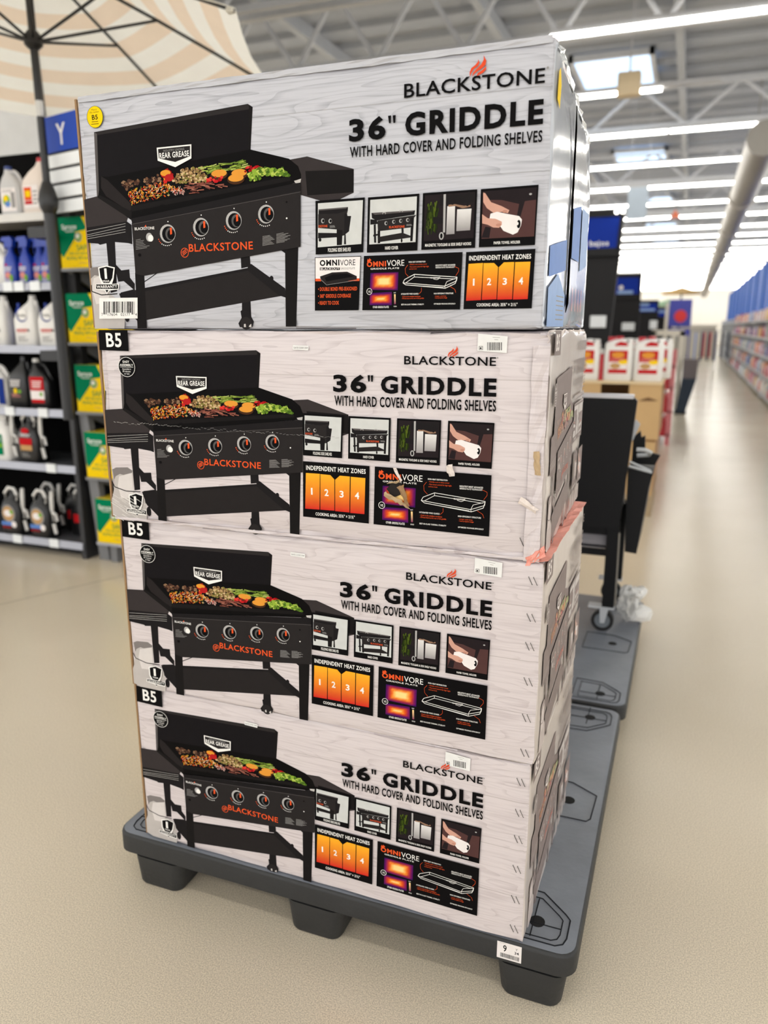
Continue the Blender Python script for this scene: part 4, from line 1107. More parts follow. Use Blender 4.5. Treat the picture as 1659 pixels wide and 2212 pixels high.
def carton_body(name, parent, L, D, H, mats, seed, dent=.004, shape=None):
    rnd = random.Random(seed)
    def lines(n, l): 
        e = [0, .004, .010, .022]
        return e + [.022 + (l-.044)*i/n for i in range(1, n)] + [l-q for q in reversed(e)]
    X, Y, Z = lines(14, L), lines(9, D), lines(7, H)
    idx = {}; vs = []; fs = []; ms = []
    def V(i, j, k):
        key = (i, j, k)
        if key not in idx:
            p = Vector((X[i], Y[j], Z[k])); r = .006
            c = Vector((min(max(p.x, r), L-r), min(max(p.y, r), D-r), min(max(p.z, r), H-r)))
            d = p - c
            if d.length > 1e-6 and sum(abs(q) > 1e-6 for q in d) > 1: p = c + d.normalized() * r
            near = sum((p.x < .012 or p.x > L-.012, p.y < .012 or p.y > D-.012, p.z < .012 or p.z > H-.012))
            if near >= 2:
                q = Vector((L/2, D/2, H/2)) - p; q = Vector((math.copysign(1, q.x), math.copysign(1, q.y), math.copysign(1, q.z)))
                front = p.y < .012
                p += Vector((q.x*rnd.random()*dent*.8, (q.y*rnd.random()*dent if True else 0), q.z*rnd.random()*dent*.8))
            elif p.x > L-.012 or p.z > H-.012:
                p += Vector((-rnd.random()*dent*.4 if p.x > L-.012 else 0, 0, -rnd.random()*dent*.3 if p.z > H-.012 else 0))
            if shape: p = shape(p)
            idx[key] = len(vs); vs.append(p[:])
        return idx[key]
    nx, ny, nz = len(X)-1, len(Y)-1, len(Z)-1
    for i in range(nx):
        for k in range(nz):
            fs.append((V(i,0,k), V(i+1,0,k), V(i+1,0,k+1), V(i,0,k+1))); ms.append(0)
            fs.append((V(i+1,ny,k), V(i,ny,k), V(i,ny,k+1), V(i+1,ny,k+1))); ms.append(0)
    for j in range(ny):
        for k in range(nz):
            fs.append((V(nx,j,k), V(nx,j+1,k), V(nx,j+1,k+1), V(nx,j,k+1))); ms.append(2)
            fs.append((V(0,j+1,k), V(0,j,k), V(0,j,k+1), V(0,j+1,k+1))); ms.append(0)
    for i in range(nx):
        for j in range(ny):
            fs.append((V(i,j,nz), V(i+1,j,nz), V(i+1,j+1,nz), V(i,j+1,nz))); ms.append(1)
            fs.append((V(i,j+1,0), V(i+1,j+1,0), V(i+1,j,0), V(i,j,0))); ms.append(0)
    mb = MB(); mb.v = vs; mb.f = fs; mb.m = ms
    return mb.build(name, mats, parent, smooth=True)

PART_LABELS = dict(number_patch='black corner patch reading B5', assembly_badge='round black EASY ASSEMBLY badge', warranty_badge='1 YEAR WARRANTY shield', title_print='large black 36" GRIDDLE lettering',
    logo_print='BLACKSTONE logo with orange flame', heat_zone_panel='INDEPENDENT HEAT ZONES panel with four orange bars', plate_diagram_panel='black OMNIVORE griddle plate diagram', shelf_photo_panel='FOLDING SIDE SHELVES picture', cover_photo_panel='HARD COVER picture',
    toolbar_photo_panel='MAGNETIC TOOLBAR picture', towel_photo_panel='PAPER TOWEL HOLDER picture', barcode_label='white barcode label', date_label='small white date code label', griddle_picture='printed picture of a black griddle loaded with food', number_sticker='round yellow B5 sticker', blackout_panel='white and black OMNIVORE BLACKOUT panel')
SIDE_M = Matrix(((0, -1, 0, 0), (1, 0, 0, 0), (0, 0, 1, 0), (0, 0, 0, 1)))   # face coordinates -> right-hand end of the carton
front_meshes = {}
def keep_on_face(ops):
    return [(o[0], o[1], [(max(1.5, x), max(1.5, y)) for x, y in o[2]]) if o[0] == 'p' else (o[0], o[1], o[2], [(max(1.5, x), max(1.5, y)) for x, y in o[3]]) if o[0] == 'l' else o for o in ops]
ART_STANDARD['griddle_picture'] = keep_on_face(ART_STANDARD['griddle_picture'])
for nm, ops in ART_STANDARD.items(): front_meshes[nm] = Print(base=0 if nm == 'griddle_picture' else 560).ops(ops)
top_meshes = {'griddle_picture': Print().ops(keep_on_face(move_ops(ART_STANDARD['griddle_picture'], PICTURE_SHIFT)))}
for nm, ops in ART_TOP.items(): top_meshes[nm] = Print(base=560).ops(ops)

# print on the short end of the standard cartons
se = Print(fade=.38, sheen_to=(214,196,192))  # ink colours paled to imitate grazing gloss reflection
se.ops(move_ops(ART_STANDARD['griddle_picture'], [[.66,0,38],[0,.9,4]]))
se.ops(move_ops(ART_STANDARD['number_patch'], [[1,0,0],[0,1,0]]))
se.ops(move_ops(ART_STANDARD['assembly_badge'], [[.8,0,-8],[0,1,-40]]))
se.text('ink', 'BLACKSTONE', 420, 400, 575, 22, 'm')
se.text('ink', '36" GRIDDLE', 372, 345, 570, 34, 'w'); se.text('ink', 'WITH HARD COVER AND FOLDING SHELVES', 372, 316, 570, 20, 'c')
for y in (308, 288, 268): se.line('body2', 2, [(372, y), (570, y)])
for y in (294, 274): se.line('grey', 7, [(372, y), (560, y)])
se.ops(move_ops(ART_STANDARD['shelf_photo_panel'], [[1.0,0,372-518],[0,1,0]])); se.ops(move_ops(ART_STANDARD['cover_photo_panel'], [[.95,0,478-606],[0,1,0]]))
se.ops(move_ops(ART_STANDARD['toolbar_photo_panel'], [[.9,0,372-702*.9+10],[0,1,-120]])); se.ops(move_ops(ART_STANDARD['towel_photo_panel'], [[.9,0,478-806*.9+8],[0,1,-120]]))
for k in range(4): se.face([(380+k*48, 20), (412+k*48, 20), (412+k*48, 58), (380+k*48, 58)], 'grey')
side_print = se

def carton(label, loc, rz, H, art, mats, seed, shape=None, dent=.004, hide=(), shifts={}, first=None):
    t = thing('griddle_carton', label, 'carton', loc, rz, group='stacked griddle cartons')
    carton_body('carton_board', t, CL, CD, H, mats, seed, dent, shape)
    zs = H / .448
    for nm, pr in art.items():
        if nm in hide: continue
        if first and nm in first: o = first[nm].copy(); COL.objects.link(o); o.parent = t
        else:
            o = pr.build(nm, t)
            if nm in PART_LABELS: o['label'] = PART_LABELS[nm]
        o.location = (shifts[nm][0], 0, shifts[nm][1]) if nm in shifts else (0, 0, 0)
        if first is not None: first[nm] = o
    MB().box(-.005, .003, .004, .0, .0075, H-.004).build('flap_edge', kraft, t)
    return t
def add_staples(t, spots, x=1.0145):
    proto = None
    for z in spots:
        for dx in (-.005, .005):
            if proto is None:
                proto = MB().tube([(-.004,0,.008), (-.004,-.0014,.008), (.004,-.0014,-.008), (.004,0,-.008)], .0007, 5).build('staple', steel, t); s = proto
            else:
                s = proto.copy(); COL.objects.link(s); s.parent = t
            s.location = (x + dx, 0, z)
shared = {}
warm = [wood_warm, wood_warm, side_gloss]
D_ = carton('bottom griddle carton, resting on the black pallet', (-1.272, 1.490, PH+.001), math.radians(-.75), .449, front_meshes, warm, 1, first=shared, shifts={'barcode_label': (-.045, .006), 'date_label': (-.17, -.006)})
C_ = carton('third griddle carton from the top, with a full row of staples', (-1.266, 1.479, PH+.450), math.radians(-.35), .448, front_meshes, warm, 2, first=shared, shifts={'date_label': (-.03, -.004), 'barcode_label': (.004, .010)})
B_ = carton('second griddle carton from the top, punctured and crushed at the right corner', (-1.273, 1.462, PH+.899), math.radians(.9), .447, front_meshes, warm, 3, first=shared, dent=.008, shifts={'barcode_label': (.004, .005)})
def crush(p):
    # far upper corner of the end panel is crushed in
    a = max(0, (p.x - .93) / .106) * max(0, (p.y - .02) / .58) * max(0, (p.z - .30) / .19)
    return p + Vector((-.012*a, 0, -.045*a))
A_ = carton('top griddle carton, shiny film on its end and a yellow B5 sticker', (-1.290, 1.474, PH+1.347), math.radians(.15), .491, top_meshes, [wood_cool_shaded, top_red, side_film], 4, shape=crush, dent=.006)
for t in (D_, C_, B_):
    o = side_print.build('end_print', t, Matrix.Translation((CL+.0006, 0, 0)) @ SIDE_M) if t is D_ else None
    if o: end0 = o; o['label'] = 'griddle artwork printed on the short end'
    else:
        o = end0.copy(); COL.objects.link(o); o.parent = t
add_staples(C_, (.41, .332, .27, .192, .11, .029)); add_staples(D_, (.405, .33, .265, .19, .112, .035)); add_staples(B_, (.038,), 1.0)
# top carton end: centre slot, blue print with painted-in reflection, and fine text
sa = Print()
sa.n = 0
sa.face([(20,6),(230,6),(230,70),(130,108),(20,76)], 'blue2'); sa.face([(20,95),(225,120),(225,180),(20,150)], 'blue'); sa.face([(300,150),(420,150),(420,270),(300,250)], 'blue'); sa.face([(440,130),(560,150),(560,270),(440,270)], 'blue2')
sl = MB().prism([(.252,.035), (.284,.055), (.276,.40), (.258,.44)], .0012, 'x', CL+.0008).build('flap_slot', mat('slot_dark', (6,5,5), 1.0, spec=0.0), A_)
for k in range(6): sa.line('grey', 2.2, [(120, 20+9*k), (215, 20+9*k)])
for k in range(4): sa.line('ink', 3, [(330+50*k, 30), (330+50*k, 95)]); sa.line('pink', 5, [(345+50*k, 40), (345+50*k, 90)])
o = sa.build('end_print', A_, Matrix.Translation((CL+.0006, 0, 0)) @ SIDE_M); o['label'] = 'blue print with painted-in reflection and dark centre slot on the end panel'
pr = Print(); pr.face([(18,395),(48,385),(56,425),(40,450),(24,440)], 'yellow')
o = pr.build('yellow_tape', A_, Matrix.Translation((CL+.0012, 0, 0)) @ SIDE_M)
# wrinkled tape along the top edge, torn paper edges
def crumple(name, parent, path, w, material, seed, amp=.006):
    rnd = random.Random(seed); mb = MB(); n = len(path); rows = 4
    vs = []
    for i, (p, nrm) in enumerate(path):
        for j in range(rows):
            q = Vector(p) + Vector(nrm[0]) * (w * (j/(rows-1) - .5)) + Vector(nrm[1]) * (rnd.random() * amp) + Vector((rnd.uniform(-1,1), 0, rnd.uniform(-1,1))) * amp * .25
            vs.append(q[:])
    fs = [(i*rows+j, (i+1)*rows+j, (i+1)*rows+j+1, i*rows+j+1) for i in range(n-1) for j in range(rows-1)]
    o = mb.add(vs, fs).build(name, material, parent)
    sm = o.modifiers.new('thick', 'SOLIDIFY'); sm.thickness = .0008
    return o
up, out_, rt = Vector((0,0,1)), Vector((0,-1,0)), Vector((1,0,0))
crumple('wrinkled_tape', A_, [((x*.03+.008, -.0005, .484), (up, out_)) for x in range(35)], .012, mat('clear_tape', (186,187,193), .3, var=.1, spec=.5), 1, .003)
crumple('crushed_edge', A_, [((CL-.006-.010*i/19, .02+.03*i, .482-.043*max(0,(i-3)/16)), (up, rt)) for i in range(20)], .02, mat('clear_wrap', (226,230,232), .1, var=.1, spec=.9), 2, .008)
crumple('torn_edge', B_, [((CL-.012+.0*i, .002+.029*i, .436), (up, rt)) for i in range(21)], .022, paper_edge, 3, .010)
crumple('torn_edge', B_, [((CL-.02, -.001, .0+.03*i), (rt, out_)) for i in range(15)], .03, wood_warm, 4, .006)
crumple('torn_edge', B_, [((.01+.021*i, -.001, .004), (up, out_)) for i in range(49)], .007, wood_warm, 5, .004)
crumple('crushed_flap', C_, [((CL-.016, .0+.03*i, .449), (rt, up)) for i in range(20)], .046, mat('flap_red', (244,158,142), .5, var=.25, scale=30, bump=.5, bump_scale=60), 6, .006)
crumple('crushed_flap', B_, [((CL-.03+.006*i, -.002, .0+.004*i), (up, out_)) for i in range(7)], .02, mat('flap_red', (232,112,90)), 7, .010)
# puncture in the plate diagram of the second carton: hole, torn liner and curled flap
hx, hz = .731, .124
hole = MB().add([(hx+.021*math.cos(a)*r, -.0048, hz+.002+.016*math.sin(a)*r) for a, r in [(k*PI/6, (1,.8,1.1,.9,1.05,.8,1,.85,1.1,.95,.8,1)[k]) for k in range(12)]], [tuple(range(12))]).build('puncture_hole', mat('puncture_dark', (26,20,16), .9), B_)
rnd = random.Random(11)
def ragged(name, corners, nu, nv, lift, material, th=.0012, j=.0018):
    """torn board: bilinear patch between four (x, z) corners, curled off the face by lift"""
    vs = []
    for a in range(nu+1):
        for c in range(nv+1):
            u, v = a/nu, c/nv
            x, z = ((corners[0][k]*(1-u)+corners[1][k]*u)*(1-v) + (corners[3][k]*(1-u)+corners[2][k]*u)*v for k in (0, 1))
            vs.append((x+rnd.uniform(-j,j), -.0052 - lift*math.sin(PI*v*.8)*(.5+u*.5) - rnd.random()*.003, z+rnd.uniform(-j,j)))
    n = nv+1
    o = MB().add(vs, [(a*n+c, (a+1)*n+c, (a+1)*n+c+1, a*n+c+1) for a in range(nu) for c in range(nv)]).build(name, material, B_); o.modifiers.new('t', 'SOLIDIFY').thickness = th
    return o
ragged('torn_flap', [(hx-.026,hz-.014), (hx+.030,hz-.036), (hx+.029,hz-.027), (hx-.022,hz-.002)], 9, 3, .006, kraft_light)
ragged('torn_flap', [(hx+.004,hz+.008), (hx+.022,hz-.028), (hx+.031,hz-.030), (hx+.018,hz+.016)], 7, 3, .009, kraft)
ragged('torn_flap', [(hx-.018,hz+.012), (hx+.010,hz+.018), (hx+.008,hz+.024), (hx-.014,hz+.018)], 4, 2, .004, kraft_light)
ragged('torn_flap', [(hx-.006,hz+.046), (hx+.010,hz+.020), (hx+.014,hz+.022), (hx+.000,hz+.048)], 5, 1, .003, paper_edge)
ragged('torn_flap', [(.838,.182), (.845,.160), (.857,.164), (.850,.186)], 4, 2, .007, paper_edge)
ragged('torn_flap', [(1.010,.222), (1.014,.176), (1.028,.176), (1.022,.222)], 5, 2, .006, kraft_light)
ragged('torn_flap', [(.985,.118), (1.020,.100), (1.026,.110), (.990,.130)], 5, 2, .006, paper_edge)
# scuff line across the second carton
sc = Print(); rnd = random.Random(2)
for i in range(70):
    x = 30 + i*8.2; z = 236 - 8*i/70 + rnd.uniform(-2, 2); sc.line('pale' if i < 22 else 'grey', .3 + rnd.random()*.5, [(x, z), (x + 5 + rnd.random()*4, z + rnd.uniform(-2.2, 2.2))])
o = sc.build('scuff', B_); o.location = (0, -.0046, 0)
# stretch wrap at the lower left corner of the second carton
sc = Print()
for i in range(26):
    x = rnd.uniform(2, 70); z = rnd.uniform(2, 60); l = rnd.uniform(15, 45); sc.line('white', .35 + .5*rnd.random(), [(x, z + l*.35), (x + l, z - l*.12)])
o = sc.build('wrap_streak', B_); o.location = (0, -.0048, 0)

# ================================================================== LEFT: BOTTLE SHELVING
wl = MB().box(-14, 5.3, 0, -3.75, 5.45, 6.02).build('wall_left', mat('left_wall', (206,206,204), .8)); tag(wl, 'plain pale grey wall behind the bottle shelves', kind='structure')
blackm = mat('rack_black', (15,15,17), .55, spec=.3); greym = mat('rack_grey', (120,121,124), .45, metal=.2); lipm = mat('shelf_lip', (168,170,180), .35, metal=.3); platem = mat('shelf_plate', (78,80,84), .5); tagm = mat('price_card', (232,236,238), .4)
SX0, SX1, SY = -5.1, -3.625, 3.85
g = thing('bottle_shelving', 'black shelving unit of garden bottles below the striped umbrella', 'shelving', (0, 0, 0))
MB().box(SX0, 4.32, 0, SX1, 4.36, 2.62).build('back_panel', mat('rack_back', (7,7,8), .9, spec=.1), g)
MB().box(SX0, 3.95, 0, SX1, 4.32, .09).build('base', blackm, g)
LV = [2.165, 1.76, 1.378, .978, .618, .105]
for i, z in enumerate(LV):
    s = MB().box(SX0, SY+.012, z-.02, SX1, 4.32, z).build('shelf', mat('top_shelf', (214,212,208), .5) if i == 0 else platem, g)
    MB().prism([(SY, z-.042), (SY+.012, z-.042), (SY+.012, z+.006), (SY+.006, z+.006)], SX1-SX0, 'x', SX0).build('price_rail', lipm if i else mat('top_shelf', (214,212,208)), s)
for i, xs in ((1, (-4.02, -3.93, -3.80)), (3, (-4.12, -3.84)), (4, (-3.82,)), (5, (-4.18, -3.86))):
    for x in xs: MB().box(x-.038, SY-.004, LV[i]-.045, x+.038, SY, LV[i]+.012).build('price_card', tagm, g)
MB().box(-3.64, 3.86, .0, -3.605, 4.36, 2.3).build('side_upright', mat('upright_dark', (40,41,44), .5), g)
MB().box(-5.135, 3.86, .0, -5.1, 4.36, 2.62).build('side_upright', mat('upright_dark', (40,41,44)), g)
for k in range(5): MB().box(-3.66, SY+.02, LV[k]-.06, -3.64, 4.2, LV[k]-.02).build('shelf_bracket', blackm, g)

# --- bottle kinds
whitep = mat('bottle_white', (232,230,226), .35); greyp = mat('bottle_grey', (196,196,196), .4); bluep = mat('bottle_blue', (16,54,160), .3); blackp = mat('bottle_black', (22,22,24), .32); redp = mat('cap_red', (190,24,38), .35); creamp = mat('bottle_cream', (228,216,206), .4); capb = mat('cap_blue', (40,60,120), .4); yelp = mat('cap_yellow', (232,214,40), .4)
def arch(x0, z0, x1, z1, top, n=9, y=0):
    pts = []
    for i in range(n):
        t = i/(n-1); x = x0 + (x1-x0)*t; base = z0 + (z1-z0)*t
        pts.append((x, y, base + (top - max(z0, z1)) * math.sin(PI*t)))
    return pts
def jug(name, label, cat, loc, w, d, h, bm_, cm, design, group, handle_m=None, rz=0.0, neck=-.25):
    t = thing(name, label, cat, loc, rz, group)
    a, b = w/2, d/2
    MB().loft([(0,0,0,a*.93,b*.9,5), (.01,0,0,a,b,5), (h*.52,0,0,a,b,5), (h*.64,neck*w*.15,0,a*.93,b*.95,4), (h*.76,neck*w*.5,0,a*.66,b*.78,3), (h*.86,neck*w*.85,0,a*.34,b*.5,2.2), (h*.93,neck*w,0,a*.26,b*.4,2)]).build('bottle', bm_, t, smooth=True)
    MB().cyl((neck*w,0,h*.915), (neck*w,0,h), w*.135, 16, w*.125).build('cap', cm, t, smooth=True)
    MB().tube(arch(neck*w + w*.12, h*.88, a*.86, h*.58, h*1.0), w*.075, 8).build('handle', handle_m or bm_, t, smooth=True)
    p = Print().ops(design); o = p.build('label', t); o.location = (0, -b-.0012, 0)
    return t
def rect(c, x0, y0, x1, y1): return ('p', c, [(x0,y0), (x1,y0), (x1,y1), (x0,y1)])
LB_a = [rect('white2',-60,30,60,165), ('e','lime',-18,95,30,32), ('e','yellow',-24,105,18,18), ('e','blue',-10,72,22,18), rect('grey',20,50,52,140), ('x','grey',-50,140,40,158)]
LB_b = [rect('white2',-58,40,58,170), rect('orange',-52,85,5,160), rect('yellow',-44,105,-4,140), rect('redlab',-52,62,8,82), ('x','grey',14,60,52,150)]
LB_round = [('e','navy',0,190,44,40), ('e','white',4,196,40,36), ('t','ink','Roundup',-34,182,34,24,'b'), rect('redlab',-56,96,34,104), ('x','pink',-50,84,40,112), ('x','grey',-48,30,40,66), ('e','ink',44,98,7,9)]
LB_blk = [('t','white2','WEED',-44,170,40,18,'b'), ('t','white2','KILLER',-48,146,44,18,'b'), ('e','yellow',-6,112,14,18), ('e','lime',28,108,16,12), ('e','redlab',-22,84,28,10), ('x','white2',-40,70,40,90)]
LB_blk = [('x','white2',-46,140,44,188), ('e','yellow',-6,112,14,18), ('e','lime',28,108,16,12), ('x','pink',-40,72,40,96)]
LB_red = [rect('redlab',-56,118,56,206), rect('white2',-56,62,56,118), rect('redlab',-52,40,52,62), ('x','white2',-40,136,42,186), ('e','lime',30,96,13,14)]
LB_red2 = [('e','redlab',0,214,34,18), ('x','white2',-46,176,44,196), rect('redlab',-54,120,50,166), rect('tan',-50,84,48,118), ('x','grey',-44,40,30,70)]
LB_grn = [rect('green',-40,40,40,180), rect('lime',-38,92,38,120), ('x','white2',-30,130,30,165)]
grp = 'garden bottles on the left shelves'
jug('grey_jug', 'grey handled jug with round blue-green label, top shelf', 'bottle', (-4.000, 3.97, LV[0]), .165, .12, .30, greyp, capb, LB_a, grp)
jug('cream_jug', 'cream jug with orange label and red cap, top shelf', 'bottle', (-3.820, 3.97, LV[0]), .17, .12, .33, creamp, redp, LB_b, grp, neck=.25)
jug('small_bottle', 'small yellow-capped bottle behind the umbrella pole, top shelf', 'bottle', (-3.710, 4.1, LV[0]), .09, .08, .26, creamp, yelp, [rect('pink',-30,60,30,150)], grp)
jug('white_jug', 'white handled jug at the left edge beside blue spray bottles', 'bottle', (-4.175, 3.96, LV[1]), .19, .12, .28, whitep, whitep, [rect('white',-50,30,50,120)], grp)
def sprayer(label, loc):
    t = thing('spray_bottle', label, 'bottle', loc, group='blue spray bottles')
    MB().loft([(0,0,0,.046,.028,4), (.008,0,0,.05,.031,4), (.12,0,0,.05,.031,4), (.165,0,0,.040,.027,3), (.195,0,0,.02,.02,2), (.225,0,0,.017,.017,2)]).build('bottle', bluep, t, smooth=True)
    MB().prism([(-.035,.225), (.028,.225), (.036,.262), (.02,.288), (-.045,.286), (-.06,.262), (-.03,.258)], .034, 'y', -.017).build('trigger_head', bluep, t)
    MB().tube([(-.028,0,.255), (-.046,0,.225), (-.044,0,.19)], .006, 6).build('trigger', bluep, t)
    o = Print().ops([('e','redlab',-18,118,10,7), ('x','white2',-34,80,26,110), ('e','pink',-10,55,22,20), ('e','lime',16,38,14,22), ('x','white2',-34,16,20,34)]).build('label', t); o.location = (0, -.0325, 0)
    return t
for k, (x, y, l) in enumerate(((-4.040,3.92,'blue trigger spray bottle, leftmost of the four'), (-3.940,3.94,'blue trigger spray bottle, second of the four'), (-3.855,3.97,'blue trigger spray bottle, third of the four'), (-3.770,3.95,'blue trigger spray bottle, rightmost of the four'))): sprayer(l, (x, y, LV[1]))
for x, l in ((-4.225,'white round-logo jug cut by the left edge, third shelf'), (-3.980,'white round-logo jug in the middle of the third shelf'), (-3.780,'white round-logo jug beside the black upright')):
    jug('weed_jug', l, 'bottle', (x, 3.95, LV[2]), .175, .11, .315, whitep, whitep, LB_round, grp, neck=.28)
def pack(label, loc, m_):
    t = thing('refill_pouch', label, 'pouch', loc, group='blue refill packs')
    MB().loft([(0,0,0,.03,.022,3), (.02,0,0,.034,.024,3), (.2,0,0,.032,.02,3), (.24,0,0,.02,.006,3)]).build('pouch', m_, t, smooth=True)
    MB().cyl((0,0,.235), (0,0,.27), .011, 10).build('spout', m_, t)
pack('blue pack standing between the first and second white jugs', (-4.095, 3.99, LV[2]), bluep); pack('blue pack standing between the second and third white jugs', (-3.877, 4.0, LV[2]), bluep)
jug('white_jug', 'white and blue jug at the left edge of the fourth shelf', 'bottle', (-4.280, 3.96, LV[3]), .17, .12, .30, whitep, whitep, [rect('white2',-50,30,20,160), rect('navy',24,20,78,190)], grp)
jug('black_jug', 'black jug with coloured text label, fourth shelf', 'bottle', (-4.100, 3.96, LV[3]), .165, .12, .33, blackp, blackp, LB_blk, grp, neck=.2)
jug('black_jug', 'black jug with bold red and white label, fourth shelf', 'bottle', (-3.920, 3.96, LV[3]), .175, .12, .32, blackp, whitep, LB_red, grp, handle_m=blackp)
def wand_jug(label, loc, design, body=blackp, frame=whitep, rz=0.0):
    t = thing('sprayer_jug', label, 'bottle', loc, rz, 'pump sprayer jugs')
    MB().loft([(0,0,0,.078,.058,5), (.01,0,0,.084,.063,5), (.18,0,0,.084,.063,5), (.235,0,0,.066,.055,3.5), (.265,0,0,.03,.03,2), (.28,0,0,.028,.028,2)]).build('bottle', body, t, smooth=True)
    MB().cyl((0,0,.275), (0,0,.305), .03, 14).build('cap', body, t, smooth=True)
    MB().tube([(-.045,-.03,.235), (-.05,-.03,.285), (-.015,-.03,.325), (.035,-.03,.32), (.055,-.03,.28), (.05,-.03,.235)], .0105, 8).build('handle', frame, t, smooth=True)
    w = MB().tube([(.102,-.02,.325), (.095,-.02,.27), (.09,-.02,.2), (.094,-.02,.1), (.108,-.02,.03)], [.012,.014,.013,.012,.011], 8).build('wand', frame, t, smooth=True)
    MB().tube([(.09,-.02,.18), (.12,-.02,.165), (.128,-.02,.12)], .009, 6).build('trigger', frame, w)
    o = Print().ops(design).build('label', t); o.location = (0, -.0645, 0)
    return t
wand_jug('white-handled jug with green label at the left edge', (-4.285, 3.94, LV[4]), LB_grn, whitep)
wand_jug('black jug with red label and white spray wand, fifth shelf', (-4.040, 3.94, LV[4]), LB_red2)
oval = [('e','grey',0,150,58,62), ('e','tan',-4,150,48,50), ('e','white2',-6,152,34,24), ('e','lime',26,162,16,14), rect('blue',-70,66,26,92), ('e','white2',40,76,22,22), ('x','redlab',-66,46,20,62)]
for x, y, l in ((-4.255,3.93,'black sprayer jug with oval picture label, left on the bottom shelf'), (-4.000,3.93,'black sprayer jug with oval picture label, right on the bottom shelf')): wand_jug(l, (x, y, LV[5]), oval)
for x, y, l in ((-4.135,4.14,'sprayer jug behind the front row, left on the bottom shelf'), (-3.915,4.16,'sprayer jug behind the front row, middle of the bottom shelf'), (-3.790,4.08,'sprayer jug behind the front row, beside the grey post')): wand_jug(l, (x, y, LV[5]), [rect('redlab',-40,90,50,150)])

# --- side rack with the green and yellow boxes
r_ = thing('side_rack', 'grey sloping side rack holding green and yellow boxes', 'rack', (0, 0, 0))
MB().prism([(-3.60,.96), (-3.53,0), (-3.45,0), (-3.53,.96)], .05, 'y', 3.9).build('post', greym, r_)
MB().box(-3.60, 3.90, .96, -3.53, 3.95, 2.2).build('post', blackm, r_)
MB().box(-3.6, 4.2, .1, -2.9, 4.24, 2.3).build('back_panel', mat('rack_back', (14,14,15)), r_)
SP = [(-3.583, 1.842), (-3.578, 1.405), (-3.562, .98), (-3.534, .562), (-3.493, .134)]
for i, (x, z) in enumerate(SP):
    s = MB().box(x-.01, 3.85, z-.018, x+.42, 4.2, z).build('shelf', lipm if i == 4 else greym, r_)
    MB().prism([(3.87, z-.018), (4.2, z-.018), (4.2, z-.16), (4.1, z-.13)], .02, 'x', x+.02).build('shelf_bracket', greym, r_)
MB().box(-3.42, 3.88, 0, -3.37, 3.93, .12).build('leg', greym, r_)
LB_sp = [rect('yellow',0,0,330,290), ('p','green',[(0,290),(0,85),(118,205),(196,214),(205,232),(172,290)]), ('p','green',[(0,85),(16,60),(135,190),(118,205)]), ('t','white','Spruce',22,222,132,28,'b'), ('x','white2',50,206,120,216), ('e','grey',140,176,28,28), ('e','lime',140,176,20,20), ('e','white2',136,180,12,12), ('t','green','SAFE',122,100,220,32,'b'), ('t','green','FOR USE AROUND',64,76,226,15,'b'), ('t','green','PEOPLE, PETS & KIDS',40,48,250,18,'b'), ('x','tan',130,24,210,34)]
spp = Print().ops(LB_sp)
boxm = mat('yellow_box', (240,206,40), .5); names = ['topmost', 'second from the top', 'middle', 'fourth from the top', 'lowest']
sp0 = None
for i, (x, z) in enumerate(SP):
    lb = 'green and yellow box on the side rack, %s of the five' % names[i]
    if sp0 is None:
        sp0 = thing('weed_killer_box', lb, 'box', (x, 3.86, z), group='green and yellow boxes')
        MB().bbox(0, 0, 0, .33, .20, .29, .003, 1).build('box_body', boxm, sp0)
        o = spp.build('front_print', sp0); o.location = (0, 0, 0)
    else: dup(sp0, (x, 3.86, z), 0, lb)

# --- blue sign with white strips
sg = thing('aisle_sign', 'blue sign with a white letter Y above white strips', 'sign', (-3.562, 3.80, 2.14), math.radians(-14))
MB().box(0, 0, 0, .42, .02, .52).build('board', blackm, sg)
MB().box(-.004, -.006, .33, .42, .0, .52).build('blue_header', mat('sign_blue', (0,62,170), .5, spec=.3), sg)
for k in range(4): MB().box(.006, -.008, .004 + k*.082, .42, .0, .07 + k*.082).build('white_strip', tagm, sg)
o = Print().ops([('t','white','Y',118,362,205,112,'m')]).build('lettering', sg); o.location = (0, -.0062, 0)

# ================================================================== STRIPED UMBRELLA
um = thing('patio_umbrella', 'open patio umbrella with beige and cream stripes and black pole', 'umbrella', (-3.49, 3.70, 0))
cream = mat('canopy_cream', (253,249,240), .9, var=.04, bump=.1, bump_scale=300); beige = mat('canopy_beige', (245,226,204), .9, var=.04, bump=.1, bump_scale=300)
for m_ in (cream, beige):
    nt = m_.node_tree; b = nt.nodes['Principled BSDF']; tr = nt.nodes.new('ShaderNodeBsdfTranslucent'); mixn = nt.nodes.new('ShaderNodeMixShader'); mixn.inputs[0].default_value = .7
    nt.links.new(b.inputs['Base Color'].links[0].from_socket, tr.inputs['Color']); out = nt.nodes['Material Output']
    nt.links.new(b.outputs[0], mixn.inputs[1]); nt.links.new(tr.outputs[0], mixn.inputs[2]); nt.links.new(mixn.outputs[0], out.inputs['Surface'])
UR, UZ0, UZ1, UA = 1.32, 2.985, 3.46, math.radians(42)
TILT = .055
def uz(t): return UZ1 - (UZ1-UZ0) * (t ** 1.12)
